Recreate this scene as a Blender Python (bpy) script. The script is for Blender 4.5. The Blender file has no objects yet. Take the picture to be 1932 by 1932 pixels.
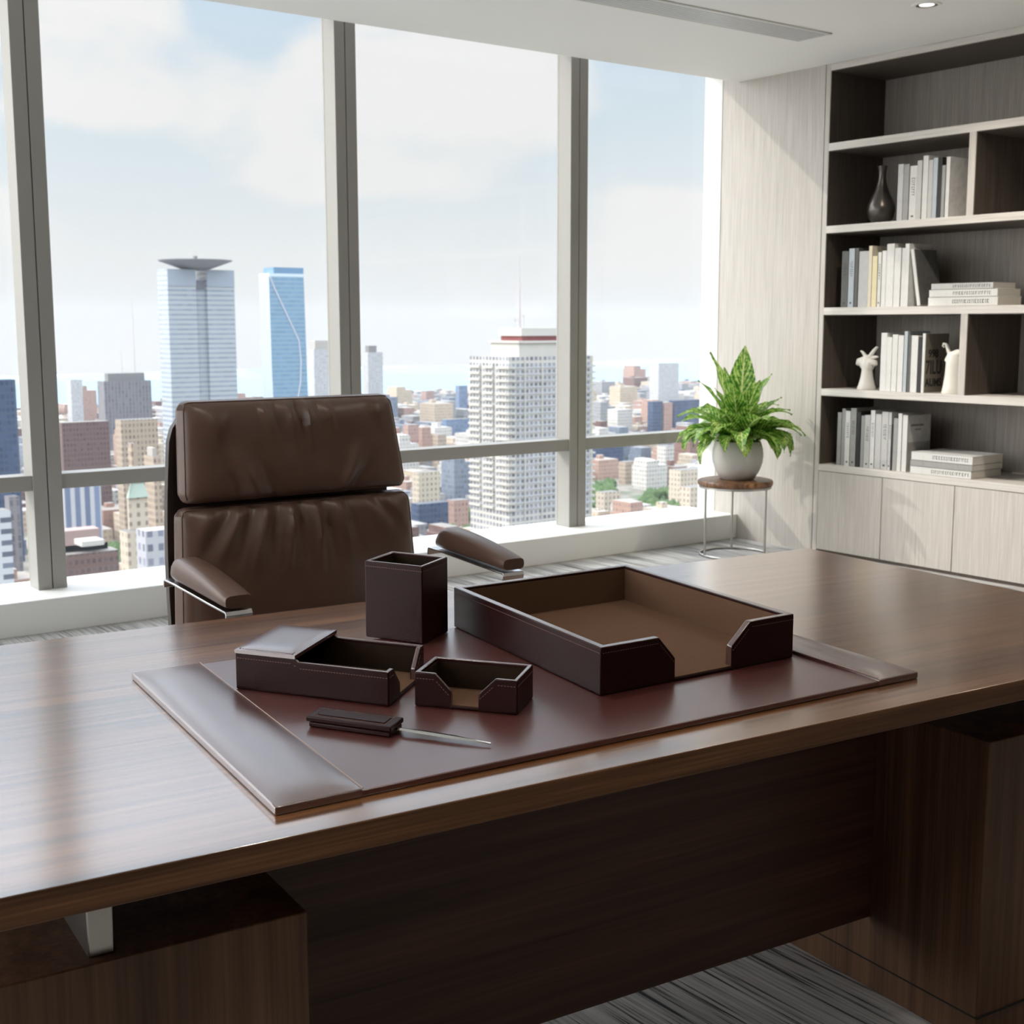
import bpy, bmesh, math, random
from mathutils import Vector, Matrix
random.seed(7)
S = bpy.context.scene
COL = S.collection
PI = math.pi

# ---------------------------------------------------------------- camera
CAM = Vector((0, 0, 1.36)); FPX = 2482.5
def cam_axes(yaw, pitch, roll):
    cy, sy = math.cos(yaw), math.sin(yaw); cp, sp = math.cos(pitch), math.sin(pitch)
    F = Vector((sy*cp, cy*cp, sp)); R = Vector((cy, -sy, 0)); U = R.cross(F)
    cr, sr = math.cos(roll), math.sin(roll)
    return cr*R + sr*U, -sr*R + cr*U, F
CR, CU, CF = cam_axes(math.radians(36.625), math.radians(-8.137), math.radians(-.0766))
cd = bpy.data.cameras.new('camera'); cam = bpy.data.objects.new('camera', cd); COL.objects.link(cam)
M = Matrix((CR, CU, -CF)).transposed().to_4x4(); M.translation = CAM; cam.matrix_world = M
cd.sensor_width = 36; cd.lens = FPX/1932*36; cd.clip_end = 20000; cd.clip_start = .05
cd.dof.use_dof = True; cd.dof.focus_distance = 2.15; cd.dof.aperture_fstop = 13
S.camera = cam
S.view_settings.view_transform = 'Standard'; S.view_settings.look = 'None'
S.view_settings.gamma = 1; S.view_settings.exposure = 0.0; S.view_settings.use_curve_mapping = False
try:
    S.cycles.use_denoising = True; S.cycles.use_adaptive_sampling = True; S.cycles.adaptive_threshold = .035
    S.cycles.max_bounces = 6; S.cycles.diffuse_bounces = 4; S.cycles.glossy_bounces = 3
    S.cycles.transmission_bounces = 4; S.cycles.transparent_max_bounces = 12; S.cycles.volume_bounces = 0
    S.cycles.sample_clamp_indirect = 6; S.cycles.caustics_reflective = False; S.cycles.caustics_refractive = False
except Exception: pass

def sight(px, dist_y, py=None):
    """where the line of sight at column px meets the plane Y = dist_y (X), and row py there (Z)"""
    d = CF*FPX + CR*(px-966) - CU*((py if py is not None else 760)-966)
    t = (dist_y-CAM.y)/d.y
    p = CAM + d*t
    return p.x, p.z

# ---------------------------------------------------------------- object helpers
class MB:
    def __init__(s): s.v = []; s.f = []; s.uv = None; s.mi = []
    def add(s, vs, fs, mi=0):
        n = len(s.v); s.v += [tuple(p) for p in vs]; s.f += [tuple(i+n for i in f) for f in fs]; s.mi += [mi]*len(fs); return s
    def box(s, x0, x1, y0, y1, z0, z1, mi=0):
        return s.add([(x0,y0,z0),(x1,y0,z0),(x1,y1,z0),(x0,y1,z0),(x0,y0,z1),(x1,y0,z1),(x1,y1,z1),(x0,y1,z1)],
              [(0,3,2,1),(4,5,6,7),(0,1,5,4),(1,2,6,5),(2,3,7,6),(3,0,4,7)], mi)
    def obox(s, c, ax, ay, az, mi=0):
        c, ax, ay, az = map(Vector, (c, ax, ay, az)); vs = []
        for k in (-1, 1):
            for (i, j) in ((-1,-1),(1,-1),(1,1),(-1,1)): vs.append(c+ax*i+ay*j+az*k)
        return s.add(vs, [(0,3,2,1),(4,5,6,7),(0,1,5,4),(1,2,6,5),(2,3,7,6),(3,0,4,7)], mi)
    def prism(s, poly, z0, z1):
        n = len(poly)
        return s.add([(x,y,z0) for x,y in poly]+[(x,y,z1) for x,y in poly],
              [tuple(range(n-1,-1,-1)), tuple(range(n,2*n))]+[(i,(i+1)%n,n+(i+1)%n,n+i) for i in range(n)])
    def lathe(s, prof, n=32, c=(0,0,0), cap0=True, cap1=True):
        vs = []; fs = []
        for r, z in prof:
            for k in range(n): a = 2*PI*k/n; vs.append((c[0]+r*math.cos(a), c[1]+r*math.sin(a), c[2]+z))
        for i in range(len(prof)-1):
            for k in range(n): k2 = (k+1)%n; fs.append((i*n+k, i*n+k2, (i+1)*n+k2, (i+1)*n+k))
        if cap0: fs.append(tuple(range(n-1,-1,-1)))
        if cap1: fs.append(tuple((len(prof)-1)*n+k for k in range(n)))
        return s.add(vs, fs)
    def tube(s, pts, rad, n=10, closed=False):
        pts = [Vector(p) for p in pts]; m = len(pts); vs = []; fs = []; up = Vector((0,0,1)); prev = None
        for i, p in enumerate(pts):
            t = (pts[(i+1)%m]-pts[i-1]) if closed else (pts[min(i+1,m-1)]-pts[max(i-1,0)])
            t.normalize()
            a = prev if prev is not None else (up if abs(t.z) < .9 else Vector((1,0,0)))
            a = (a - t*a.dot(t)).normalized(); b = t.cross(a); prev = a
            r = rad[i] if isinstance(rad, (list, tuple)) else rad
            for k in range(n): th = 2*PI*k/n; vs.append(p+a*(r*math.cos(th))+b*(r*math.sin(th)))
        for i in range(m if closed else m-1):
            i2 = (i+1)%m
            for k in range(n): k2 = (k+1)%n; fs.append((i*n+k, i*n+k2, i2*n+k2, i2*n+k))
        if not closed: fs += [tuple(range(n-1,-1,-1)), tuple((m-1)*n+k for k in range(n))]
        return s.add(vs, fs)
    def grid(s, fn, nu, nv):
        vs = [fn(i/nu, j/nv) for j in range(nv+1) for i in range(nu+1)]; w = nu+1
        return s.add(vs, [(j*w+i, j*w+i+1, (j+1)*w+i+1, (j+1)*w+i) for j in range(nv) for i in range(nu)])
    def build(s, name, mat, parent=None, loc=(0,0,0), rotz=0, smooth=None, bevel=0, seg=2, sub=0, uvs=None):
        me = bpy.data.meshes.new(name); me.from_pydata(s.v, [], s.f)
        for m in (mat if isinstance(mat, (list, tuple)) else [mat]): me.materials.append(m)
        if any(s.mi): me.polygons.foreach_set('material_index', s.mi)
        if uvs is not None:
            l = me.uv_layers.new(name='UVMap')
            for lp in me.loops: l.data[lp.index].uv = uvs[lp.vertex_index]
        me.validate(); me.update()
        if smooth:
            me.polygons.foreach_set('use_smooth', [True]*len(me.polygons)); me.set_sharp_from_angle(angle=math.radians(smooth))
        o = bpy.data.objects.new(name, me); COL.objects.link(o)
        o.location = loc; o.rotation_euler = (0,0,rotz)
        if parent: o.parent = parent
        if bevel:
            b = o.modifiers.new('bevel','BEVEL'); b.width = bevel; b.segments = seg; b.limit_method = 'ANGLE'; b.angle_limit = math.radians(35); b.harden_normals = False
            me.polygons.foreach_set('use_smooth', [True]*len(me.polygons)); me.set_sharp_from_angle(angle=math.radians(40))
        if sub:
            b = o.modifiers.new('sub','SUBSURF'); b.levels = b.render_levels = sub
            me.polygons.foreach_set('use_smooth', [True]*len(me.polygons))
        return o
def tag(o, label=None, cat=None, group=None, kind=None):
    if label: o['label'] = label
    if cat: o['category'] = cat
    if group: o['group'] = group
    if kind: o['kind'] = kind
    return o
def thing(name, label, cat, loc=(0,0,0), rotz=0, group=None, kind=None):
    o = bpy.data.objects.new(name, None); COL.objects.link(o); o.empty_display_size = .1
    o.location = loc; o.rotation_euler = (0,0,rotz); return tag(o, label, cat, group, kind)
def struct(o, label=None, cat=None): return tag(o, label, cat, None, 'structure')

# ---------------------------------------------------------------- material helpers
def srgb(r, g, b):
    f = lambda c: (c/255/12.92 if c/255 <= .04045 else ((c/255+.055)/1.055)**2.4)
    return (f(r), f(g), f(b), 1)
class NT:
    def __init__(s, tree): s.t = tree; s.n = tree.nodes; s.l = tree.links
    def node(s, typ, **kw):
        n = s.n.new(typ)
        for k, v in kw.items(): setattr(n, k, v)
        return n
    def put(s, sock, v):
        if hasattr(v, 'is_output') or isinstance(v, bpy.types.NodeSocket): s.l.new(v, sock)
        elif v is not None: sock.default_value = v
    def m(s, op, a, b=None, c=None, clamp=False):
        n = s.node('ShaderNodeMath', operation=op, use_clamp=clamp)
        for i, v in enumerate((a, b, c)):
            if v is not None: s.put(n.inputs[i], v)
        return n.outputs[0]
    def mix(s, f, a, b, blend='MIX'):
        n = s.node('ShaderNodeMix', data_type='RGBA', blend_type=blend)
        s.put(n.inputs[0], f); s.put(n.inputs[6], a); s.put(n.inputs[7], b); return n.outputs[2]
    def noise(s, vec, scale, detail=3, rough=.5, dist=0):
        n = s.node('ShaderNodeTexNoise'); s.put(n.inputs['Vector'], vec)
        n.inputs['Scale'].default_value = scale; n.inputs['Detail'].default_value = detail
        n.inputs['Roughness'].default_value = rough; n.inputs['Distortion'].default_value = dist; return n.outputs['Fac']
    def mapping(s, vec, scale=(1,1,1), loc=(0,0,0), rot=(0,0,0)):
        n = s.node('ShaderNodeMapping'); s.put(n.inputs[0], vec)
        n.inputs['Scale'].default_value = scale; n.inputs['Location'].default_value = loc; n.inputs['Rotation'].default_value = rot; return n.outputs[0]
    def ramp(s, f, stops):
        n = s.node('ShaderNodeValToRGB'); s.put(n.inputs[0], f); e = n.color_ramp.elements
        while len(e) < len(stops): e.new(.5)
        for i, (p, c) in enumerate(stops): e[i].position = p; e[i].color = c
        return n.outputs[0]
    def obj(s): return s.node('ShaderNodeTexCoord').outputs['Object']
    def sep(s, v):
        n = s.node('ShaderNodeSeparateXYZ'); s.put(n.inputs[0], v); return n.outputs
    def bump(s, h, strength=.2, dist=.01):
        n = s.node('ShaderNodeBump'); n.inputs['Strength'].default_value = strength; n.inputs['Distance'].default_value = dist
        s.put(n.inputs['Height'], h); return n.outputs[0]
def new_mat(name):
    m = bpy.data.materials.new(name); m.use_nodes = True; nt = NT(m.node_tree)
    return m, nt, m.node_tree.nodes['Principled BSDF']
def mat(name, col, rough=.5, metal=0, spec=None, bump=None, coat=None, var=None, ior=None):
    m, nt, p = new_mat(name)
    c = col
    if var:   # (scale, amount): faint mottling of the colour
        f = nt.noise(nt.obj(), var[0], 4)
        c = nt.mix(f, tuple(x*(1-var[1]) for x in col[:3])+(1,), tuple(min(1,x*(1+var[1])) for x in col[:3])+(1,))
    nt.put(p.inputs['Base Color'], c)
    p.inputs['Roughness'].default_value = rough; p.inputs['Metallic'].default_value = metal
    if spec is not None: p.inputs['Specular IOR Level'].default_value = spec
    if ior: p.inputs['IOR'].default_value = ior
    if coat: p.inputs['Coat Weight'].default_value = coat[0]; p.inputs['Coat Roughness'].default_value = coat[1]
    if bump: nt.l.new(nt.bump(nt.noise(nt.obj(), bump[0], 4), bump[1], bump[2]), p.inputs['Normal'])
    return m
def wood(name, dark, mid, light, axis, rough=.35, ior=1.5, fine=1.0, coat=None, contrast=1.0, grow=1.0, wts=(.45,.25,.3), rw=(.37,.63)):
    """straight-grained veneer; grain runs along axis (0 x, 1 y, 2 z)"""
    m, nt, p = new_mat(name); o = nt.obj()
    def st(a, b): v = [b, b, b]; v[axis] = a; return tuple(v)
    f1 = nt.noise(nt.mapping(o, st(.35*grow, 7*grow)), 1.6, 5, .6, .6)
    f2 = nt.noise(nt.mapping(o, st(2.4*fine, 150*fine)), 1, 3, .6)
    f3 = nt.noise(nt.mapping(o, st(1.2*grow, 46*grow)), 1, 4, .6, .3)
    s = nt.m('ADD', nt.m('MULTIPLY', f1, wts[0]), nt.m('ADD', nt.m('MULTIPLY', f2, wts[1]), nt.m('MULTIPLY', f3, wts[2])))
    col = nt.ramp(s, [(rw[0], dark), (.5, mid), (rw[1], light)])
    nt.l.new(col, p.inputs['Base Color'])
    p.inputs['Roughness'].default_value = rough; p.inputs['IOR'].default_value = ior
    if coat: p.inputs['Coat Weight'].default_value = coat[0]; p.inputs['Coat Roughness'].default_value = coat[1]; p.inputs['Coat IOR'].default_value = coat[2]
    nt.l.new(nt.bump(f2, .04, .002), p.inputs['Normal'])
    return m
def leather(name, col, rough, grain=900, bs=.12, ior=1.5, coat=None):
    m, nt, p = new_mat(name); o = nt.obj()
    v = nt.node('ShaderNodeTexVoronoi'); v.inputs['Scale'].default_value = grain; nt.put(v.inputs['Vector'], o)
    f = nt.noise(o, 14, 4)
    c = nt.mix(f, tuple(x*.85 for x in col[:3])+(1,), tuple(x*1.15 for x in col[:3])+(1,))
    nt.l.new(c, p.inputs['Base Color'])
    p.inputs['Roughness'].default_value = rough; p.inputs['IOR'].default_value = ior
    if coat: p.inputs['Coat Weight'].default_value = coat[0]; p.inputs['Coat Roughness'].default_value = coat[1]; p.inputs['Coat IOR'].default_value = coat[2]
    nt.l.new(nt.bump(v.outputs['Distance'], bs, .0008), p.inputs['Normal'])
    return m

WALNUT = wood('walnut_top', srgb(70,40,20), srgb(126,80,44), srgb(166,116,72), 0, .24, 1.5, coat=(1,.17,2.8), wts=(.25,.38,.37), rw=(.40,.60))
WALNUT_E = wood('walnut_edge_band', srgb(74,46,26), srgb(112,74,46), srgb(144,102,66), 0, .4, 1.45, wts=(.25,.38,.37), rw=(.38,.62))
WALNUT_V = wood('walnut_vertical', srgb(72,49,34), srgb(104,73,52), srgb(130,95,68), 2, .5, 1.45)
WALNUT_D = wood('walnut_panel', srgb(58,37,27), srgb(84,56,42), srgb(106,74,54), 0, .45, 1.45)
OAK = wood('grey_oak', srgb(176,170,163), srgb(191,185,178), srgb(204,199,192), 2, .5, 1.45, 1.6, wts=(.15,.6,.25), grow=2)
OAK_H = wood('grey_oak_horizontal', srgb(186,180,174), srgb(204,199,192), srgb(216,212,206), 1, .5, 1.45, 1.4, wts=(.2,.5,.3))
OAK_D = wood('darker_oak', srgb(66,58,52), srgb(84,75,67), srgb(100,90,82), 2, .55, 1.45, 1.4, wts=(.2,.5,.3), grow=2)  # darker oak tone for niche sides, undersides and plinth
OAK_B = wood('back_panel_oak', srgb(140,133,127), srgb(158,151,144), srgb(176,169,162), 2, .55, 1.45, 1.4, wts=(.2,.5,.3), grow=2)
WHITE = mat('white_paint', srgb(236,236,233), .55)
CEIL = mat('ceiling_paint', srgb(240,240,238), .8)
GREY = mat('grey_aluminium', srgb(158,156,150), .45)
GAP = mat('black_gasket', srgb(25,25,25), .8)
CHROME = mat('chrome', srgb(225,225,225), .18, 1)
STEEL = mat('brushed_steel', srgb(185,183,178), .32, 1)
CHAIR = leather('chair_leather', srgb(98,75,64), .36, 420, .1, 1.5)
CHAIR_D = leather('chair_shell_leather', srgb(60,48,43), .42, 420, .1, 1.5)
MAR = leather('desk_leather', srgb(44,20,19), .36, 700, .25, 1.26)
BANDM = leather('band_leather', srgb(88,46,42), .3, 700, .12, 1.5, coat=(1,.26,2.5))
PADM = leather('pad_leather', srgb(92,46,42), .34, 700, .16, 1.5, coat=(1,.3,1.75))
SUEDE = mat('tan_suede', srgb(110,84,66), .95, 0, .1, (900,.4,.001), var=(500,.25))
SUEDE_SHADE = mat('shaded_suede', srgb(52,40,30), .95, 0, .1, (900,.4,.001), var=(500,.25))  # darkened colour stands in for the shade inside the boxes and cup
THREAD = mat('thread', srgb(128,96,86), .7)
EDGE = leather('rolled_edge_highlight', srgb(84,52,48), .28, 500, .1, 1.5, coat=(1,.25,1.9))  # lighter colour and gloss stand in for window highlights along the rims

# ---------------------------------------------------------------- sky, sun
def make_world():
    w = bpy.data.worlds.new('sky'); S.world = w; w.use_nodes = True
    nt = NT(w.node_tree); bg = w.node_tree.nodes['Background']
    d = nt.node('ShaderNodeTexCoord').outputs['Generated']
    x, y, z = nt.sep(d)[:3]
    az = nt.m('ARCTAN2', x, y); el = nt.m('ARCSINE', z)          # radians
    uv = nt.node('ShaderNodeCombineXYZ'); nt.put(uv.inputs[0], az); nt.put(uv.inputs[1], el)
    n1 = nt.noise(nt.mapping(uv.outputs[0], (9, 15, 1)), 1, 7, .56, .25)
    n2 = nt.noise(nt.mapping(uv.outputs[0], (3.2, 6, 1), (3.1,1.7,0)), 1, 4, .5)
    def blob(a, e, sa, se, amp):
        da = nt.m('MULTIPLY', nt.m('SUBTRACT', az, math.radians(a)), 1/math.radians(sa))
        de = nt.m('MULTIPLY', nt.m('SUBTRACT', el, math.radians(e)), 1/math.radians(se))
        r = nt.m('ADD', nt.m('MULTIPLY', da, da), nt.m('MULTIPLY', de, de))
        return nt.m('MULTIPLY', nt.m('POWER', 2.718, nt.m('MULTIPLY', r, -1)), amp)
    dens = nt.m('ADD', nt.m('MULTIPLY', nt.m('SUBTRACT', n1, .5), 2.0), nt.m('MULTIPLY', nt.m('SUBTRACT', n2, .5), .8))
    def at(px, py): return 36.625+math.degrees(math.atan((px-966)/FPX)), math.degrees(math.atan((611-py)/FPX))
    for (px, py, sx, sy, amp) in ((860,170,6.5,2.6,1.15),(560,360,3.6,1.0,.8),(720,350,3.5,.9,.6),(540,240,1.8,2.0,.55),(430,200,1.2,1.8,.5),
                                  (1270,410,3.2,1.7,1.0),(1010,520,4.5,1.3,.6),(180,80,5,2.6,.75),(200,235,4,1.0,.7),(20,440,2.5,1.4,.7),(860,700,9,1.2,.2),
                                  (1230,150,2.6,1.5,-.5),(1250,250,2.6,2.2,-.9),(470,60,2.6,2,-.8),(830,480,3,1.6,-.5),(330,420,3,2.2,-.35),(1020,420,2,2,-.3)):
        a, e = at(px, py); dens = nt.m('ADD', dens, blob(a, e, sx, sy, amp))
    cl = nt.m('SMOOTHSTEP', dens, -.05, .75) if False else None
    mr = nt.node('ShaderNodeMapRange', interpolation_type='SMOOTHSTEP'); nt.put(mr.inputs[0], dens)
    mr.inputs[1].default_value = .02; mr.inputs[2].default_value = .62
    cl = mr.outputs[0]
    blue = nt.ramp(nt.m('MULTIPLY', nt.m('ADD', el, .05), 2.6, clamp=True), [(0,(.82,.84,.84,1)),(.26,(.825,.855,.86,1)),(.5,(.68,.78,.835,1)),(.8,(.56,.70,.84,1)),(1,(.52,.68,.86,1))])
    sky = nt.mix(cl, blue, (.865,.87,.865,1))
    # added sky brightness towards the sun side and overhead, unseen, to fill the room
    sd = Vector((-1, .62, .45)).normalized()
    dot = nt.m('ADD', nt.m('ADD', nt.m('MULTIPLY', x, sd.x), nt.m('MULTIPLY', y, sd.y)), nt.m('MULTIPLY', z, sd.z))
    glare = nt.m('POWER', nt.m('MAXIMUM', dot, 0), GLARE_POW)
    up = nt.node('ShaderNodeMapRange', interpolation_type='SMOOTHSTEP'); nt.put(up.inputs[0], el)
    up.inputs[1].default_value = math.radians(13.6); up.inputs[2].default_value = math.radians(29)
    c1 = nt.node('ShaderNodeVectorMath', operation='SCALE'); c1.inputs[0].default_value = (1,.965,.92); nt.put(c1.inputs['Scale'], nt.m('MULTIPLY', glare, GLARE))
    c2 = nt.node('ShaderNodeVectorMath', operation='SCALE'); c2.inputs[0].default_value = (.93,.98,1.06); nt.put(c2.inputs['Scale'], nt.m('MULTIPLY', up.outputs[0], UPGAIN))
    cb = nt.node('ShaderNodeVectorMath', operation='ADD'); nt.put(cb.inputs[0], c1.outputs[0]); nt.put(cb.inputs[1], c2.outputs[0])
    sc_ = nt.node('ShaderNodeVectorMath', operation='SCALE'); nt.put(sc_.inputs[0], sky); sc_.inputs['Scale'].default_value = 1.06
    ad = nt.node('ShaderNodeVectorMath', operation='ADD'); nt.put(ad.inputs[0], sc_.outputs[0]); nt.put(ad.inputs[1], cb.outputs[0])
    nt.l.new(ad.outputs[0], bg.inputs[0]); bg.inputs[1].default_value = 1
    w.cycles.sampling_method = 'MANUAL'; w.cycles.sample_map_resolution = 512
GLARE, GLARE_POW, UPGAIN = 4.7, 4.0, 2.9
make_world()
sl = bpy.data.lights.new('sun', 'SUN'); sl.energy = 1.15; sl.angle = math.radians(.9); sl.color = (1, .93, .82)
so = bpy.data.objects.new('sun', sl); COL.objects.link(so)
so.rotation_euler = Vector((1.02, -1, -.84)).to_track_quat('-Z', 'Y').to_euler()

# ---------------------------------------------------------------- room shell
ZC, XW, YG = 2.83, 6.126, 6.16
def carpet():
    m, nt, p = new_mat('striated_carpet'); o = nt.obj()
    f = nt.noise(nt.mapping(o, (105, 2.4, 1)), 1, 3, .6); g = nt.noise(nt.mapping(o, (9, .8, 1)), 1, 3, .6); h = nt.noise(o, 700, 2)
    s = nt.m('ADD', nt.m('MULTIPLY', f, .62), nt.m('ADD', nt.m('MULTIPLY', g, .28), nt.m('MULTIPLY', h, .1)))
    c = nt.ramp(s, [(.40, srgb(70,70,70)), (.47, srgb(172,171,169)), (.6, srgb(206,205,202))])
    nt.l.new(c, p.inputs['Base Color']); p.inputs['Roughness'].default_value = .95; p.inputs['Specular IOR Level'].default_value = .1
    nt.l.new(nt.bump(h, .5, .004), p.inputs['Normal']); return m
XL, YB = -2.4, -3.2
struct(MB().box(XL, XW+.6, YB, 6.3, -.12, 0).build('floor', carpet()))
struct(MB().box(XL, XW+.6, YB, 5.9, ZC, ZC+.25).build('ceiling', CEIL))
struct(MB().box(XL, XW+.6, 5.9, 6.35, 3.08, 3.2).build('ceiling_recess', CEIL))
struct(MB().box(XW, XW+.12, 5.212, 6.03, 0, 3.08).build('wall_right', OAK))
struct(MB().box(XW-.004, XW+.12, 6.03, 6.18, .153, 3.08).build('trim_1', WHITE))
struct(MB().box(XL, XW+.6, YB-.12, YB, 0, ZC).build('wall_back', mat('warm_grey_paint', srgb(120,112,104), .8)))
struct(MB().box(XL-.12, XL, YB, 1.1, 0, ZC).build('wall_left', mat('warm_grey_wall', srgb(120,112,104), .8)))  # unseen wall, put in to keep left light off the desk front
struct(MB().box(XW, XW+.6, YB, 1.5, 0, ZC).build('wall_right_near', OAK))
struct(MB().box(XL, XW, 5.828, 6.30, 0, .153).build('trim_2', WHITE, bevel=.003))     # the long low window ledge

def glass():
    m, nt, p = new_mat('window_glass'); out = nt.t.nodes['Material Output']
    tr = nt.node('ShaderNodeBsdfTransparent'); gl = nt.node('ShaderNodeBsdfGlossy'); gl.inputs['Roughness'].default_value = 0
    tr.inputs[0].default_value = (.98,.98,.98,1)
    lw = nt.node('ShaderNodeLayerWeight'); fr = nt.m('ADD', nt.m('MULTIPLY', nt.m('POWER', lw.outputs['Facing'], 5), .7), .025)
    mx = nt.node('ShaderNodeMixShader'); nt.l.new(fr, mx.inputs[0]); nt.l.new(tr.outputs[0], mx.inputs[1]); nt.l.new(gl.outputs[0], mx.inputs[2])
    nt.l.new(mx.outputs[0], out.inputs[0]); return m
GLASS = glass()
mull = [(-2.4,-2.28),(-1.31,-1.19),(.23,.355),(1.79,1.922),(3.385,3.508),(4.92,5.047)]
def window(n, x0, x1, mx, loc=None, rotz=0):
    """one bay: mullion at its left, mid rail, two panes"""
    w = thing('window_%d' % n, None, None, loc or (x0, YG, .153), rotz); w['kind'] = 'structure'
    H = 3.08-.153
    if mx:
        a, b = mx; c = (a+b)/2
        MB().box(a-x0, c-.0025-x0, -.115, .015, 0, H).box(c+.0025-x0, b-x0, -.115, .015, 0, H).build('mullion', GREY, w, bevel=.002)
        MB().box(c-.004-x0, c+.004-x0, -.10, .012, 0, H).build('mullion_gasket', GAP, w)
        l = b-x0
    else: l = 0
    r = x1-x0
    MB().box(l, r, -.105, .015, .459, .528).build('rail', GREY, w, bevel=.002)
    MB().box(l, r, -.05, .015, H-.05, H).build('sash_bead', GREY, w)
    MB().box(l+.0, r, -.003, .003, .0, .459).build('pane', GLASS, w)
    MB().box(l+.0, r, -.003, .003, .528, H-.05).build('pane', GLASS, w)
for i in range(len(mull)):
    x1 = mull[i+1][0] if i+1 < len(mull) else XW-.004
    window(i+1, mull[i][0], x1, mull[i])

for i, (a, b) in enumerate(((1.1,2.75),(2.75,4.4),(4.4,5.98))):                   # the glazed side of the corner office
    window(7+i, a, b, (a, a+.125), (XL+.16, a, .153), PI/2)
struct(MB().box(XL, XL+.45, 1.1, 5.828, 0, .153).build('trim_4', WHITE, bevel=.003))
struct(MB().box(XL, XL+.25, 5.98, 6.25, .153, 3.08).build('trim_5', GREY))

# ceiling air slot and downlight
v = thing('ceiling_vent', 'long slotted metal air grille set in the white ceiling', 'vent', (3.6, 4.755, ZC))
fr = MB(); L = 1.895
for (y0, y1) in ((-.112,-.097),(.097,.112)): fr.box(-L, L, y0, y1, -.006, 0)
for (x0, x1) in ((-L,-L+.012),(L-.012,L)): fr.box(x0, x1, -.112, .112, -.006, 0)
fr.build('frame', mat('vent_paint', srgb(205,205,200), .4), v)
sm = MB()
for k in range(8):
    y = -.085+k*.0243; sm.obox((0,y,-.0045), (L-.012,0,0), (0,.0075,0), (0,0,.0008))
sm.build('louvre', mat('vent_slat', srgb(222,224,226), .3), v)
MB().box(-L, L, -.1, .1, -.0034, -.0002).build('backing', mat('vent_dark', srgb(96,95,90), .8), v)
def downlight(x, y, label, gain=1):
    d = thing('downlight', label, 'ceiling light', (x, y, ZC), 0, 'recessed ceiling downlights')
    MB().lathe([(.048,-.001),(.05,-.005),(.066,-.005),(.069,0)], 40, cap0=False, cap1=False).build('trim_ring', WHITE, d, smooth=40)
    MB().lathe([(.05,-.004),(.036,-.0015),(.034,-.0012)], 40, cap0=False, cap1=False).build('reflector', CHROME, d, smooth=60)
    m, nt, p = new_mat('lamp_lens'); p.inputs['Emission Color'].default_value = (1,.93,.82,1); p.inputs['Emission Strength'].default_value = 1.6
    MB().lathe([(.035,-.0014),(.034,-.0016)], 32).build('lens', m, d)
    l = bpy.data.lights.new('lamp', 'SPOT'); l.energy = LAMP*gain; l.color = (1,.90,.78); l.spot_size = math.radians(140); l.spot_blend = 1; l.shadow_soft_size = .035
    lo_ = bpy.data.objects.new('lamp', l); COL.objects.link(lo_); lo_.parent = d; lo_.location = (0,0,-.012)
    return d
LAMP = 26
downlight(5.375, 3.985, 'round recessed downlight in the ceiling above the shelves', 4.2); downlight(5.375, 2.2, 'unseen downlight added nearer the camera to brighten the shelves', 4.2)  # the second lamp is added out of view to brighten the shelves
for k, x in enumerate((-.9, 1.2, 3.3)):  # two more lamp rows, added out of view as fill light for the room
    downlight(x, 2.3, 'unseen added fill downlight, %s in the ceiling row over the desk' % ('first','second','third')[k]); downlight(x, .55, 'unseen added fill downlight, %s in the ceiling row in front of the desk' % ('first','second','third')[k])

# ---------------------------------------------------------------- built-in bookcase
Y0, Y1 = 5.21, 1.5        # far end (by the window) and near end
bk = thing('bookcase', 'built-in grey oak bookcase wall with open shelves over closed cabinets', 'bookcase', (XW, Y0, 0))
def bl(*a): x0,x1,y0,y1,z0,z1 = a; return MB().box(x0-XW, x1-XW, y0-Y0, y1-Y0, z0, z1)
XBK = 6.616
bl(XW, XBK, 5.175, 5.2085, .0, ZC-.002).build('side_panel', OAK, bk, bevel=.001)
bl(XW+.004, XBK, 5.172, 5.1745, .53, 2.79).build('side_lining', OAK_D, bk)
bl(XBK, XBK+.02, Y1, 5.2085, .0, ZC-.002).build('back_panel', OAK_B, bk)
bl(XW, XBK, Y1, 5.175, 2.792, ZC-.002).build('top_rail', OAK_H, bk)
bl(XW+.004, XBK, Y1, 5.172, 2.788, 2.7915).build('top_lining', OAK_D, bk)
SZ = [(.493,.531),(.939,.979),(1.41,1.452),(1.879,1.92),(2.345,2.387)]
for k, (a, b) in enumerate(SZ):
    bl(XW, XBK, Y1, 5.175, a, b).build('shelf', OAK_H, bk, bevel=.001)
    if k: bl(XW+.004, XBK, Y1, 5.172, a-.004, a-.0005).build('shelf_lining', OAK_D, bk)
for (z0, z1, ys) in ((1.92,2.345,(4.222,2.9)), (.979,1.41,(4.224,2.9)), (1.452,1.879,(3.2,)), (.531,.939,(3.0,)), (2.387,2.792,(2.9,))):
    for y in ys:
        bl(XW, XBK, y-.021, y+.021, z0, z1).build('divider', OAK, bk, bevel=.001)
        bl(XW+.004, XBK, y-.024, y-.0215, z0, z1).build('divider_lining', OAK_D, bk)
ys = [5.1745, 4.709, 4.233, 3.757, 3.281, 2.805, 2.329, 1.853, 1.5]
for a, b in zip(ys[:-1], ys[1:]):
    bl(XW-.001, XW+.018, b+.0025, a-.0025, .02, .489).build('door', OAK, bk, bevel=.0015)
bl(XW+.02, XW+.03, Y1, 5.175, .0, .493).build('carcass', GAP, bk)
bl(XW+.012, XW+.02, Y1, 5.175, 0, .018).build('plinth', OAK_D, bk)
struct(MB().box(XW, XW+.5, 5.2085, 5.2125, 0, ZC).build('trim_3', GAP))

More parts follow.
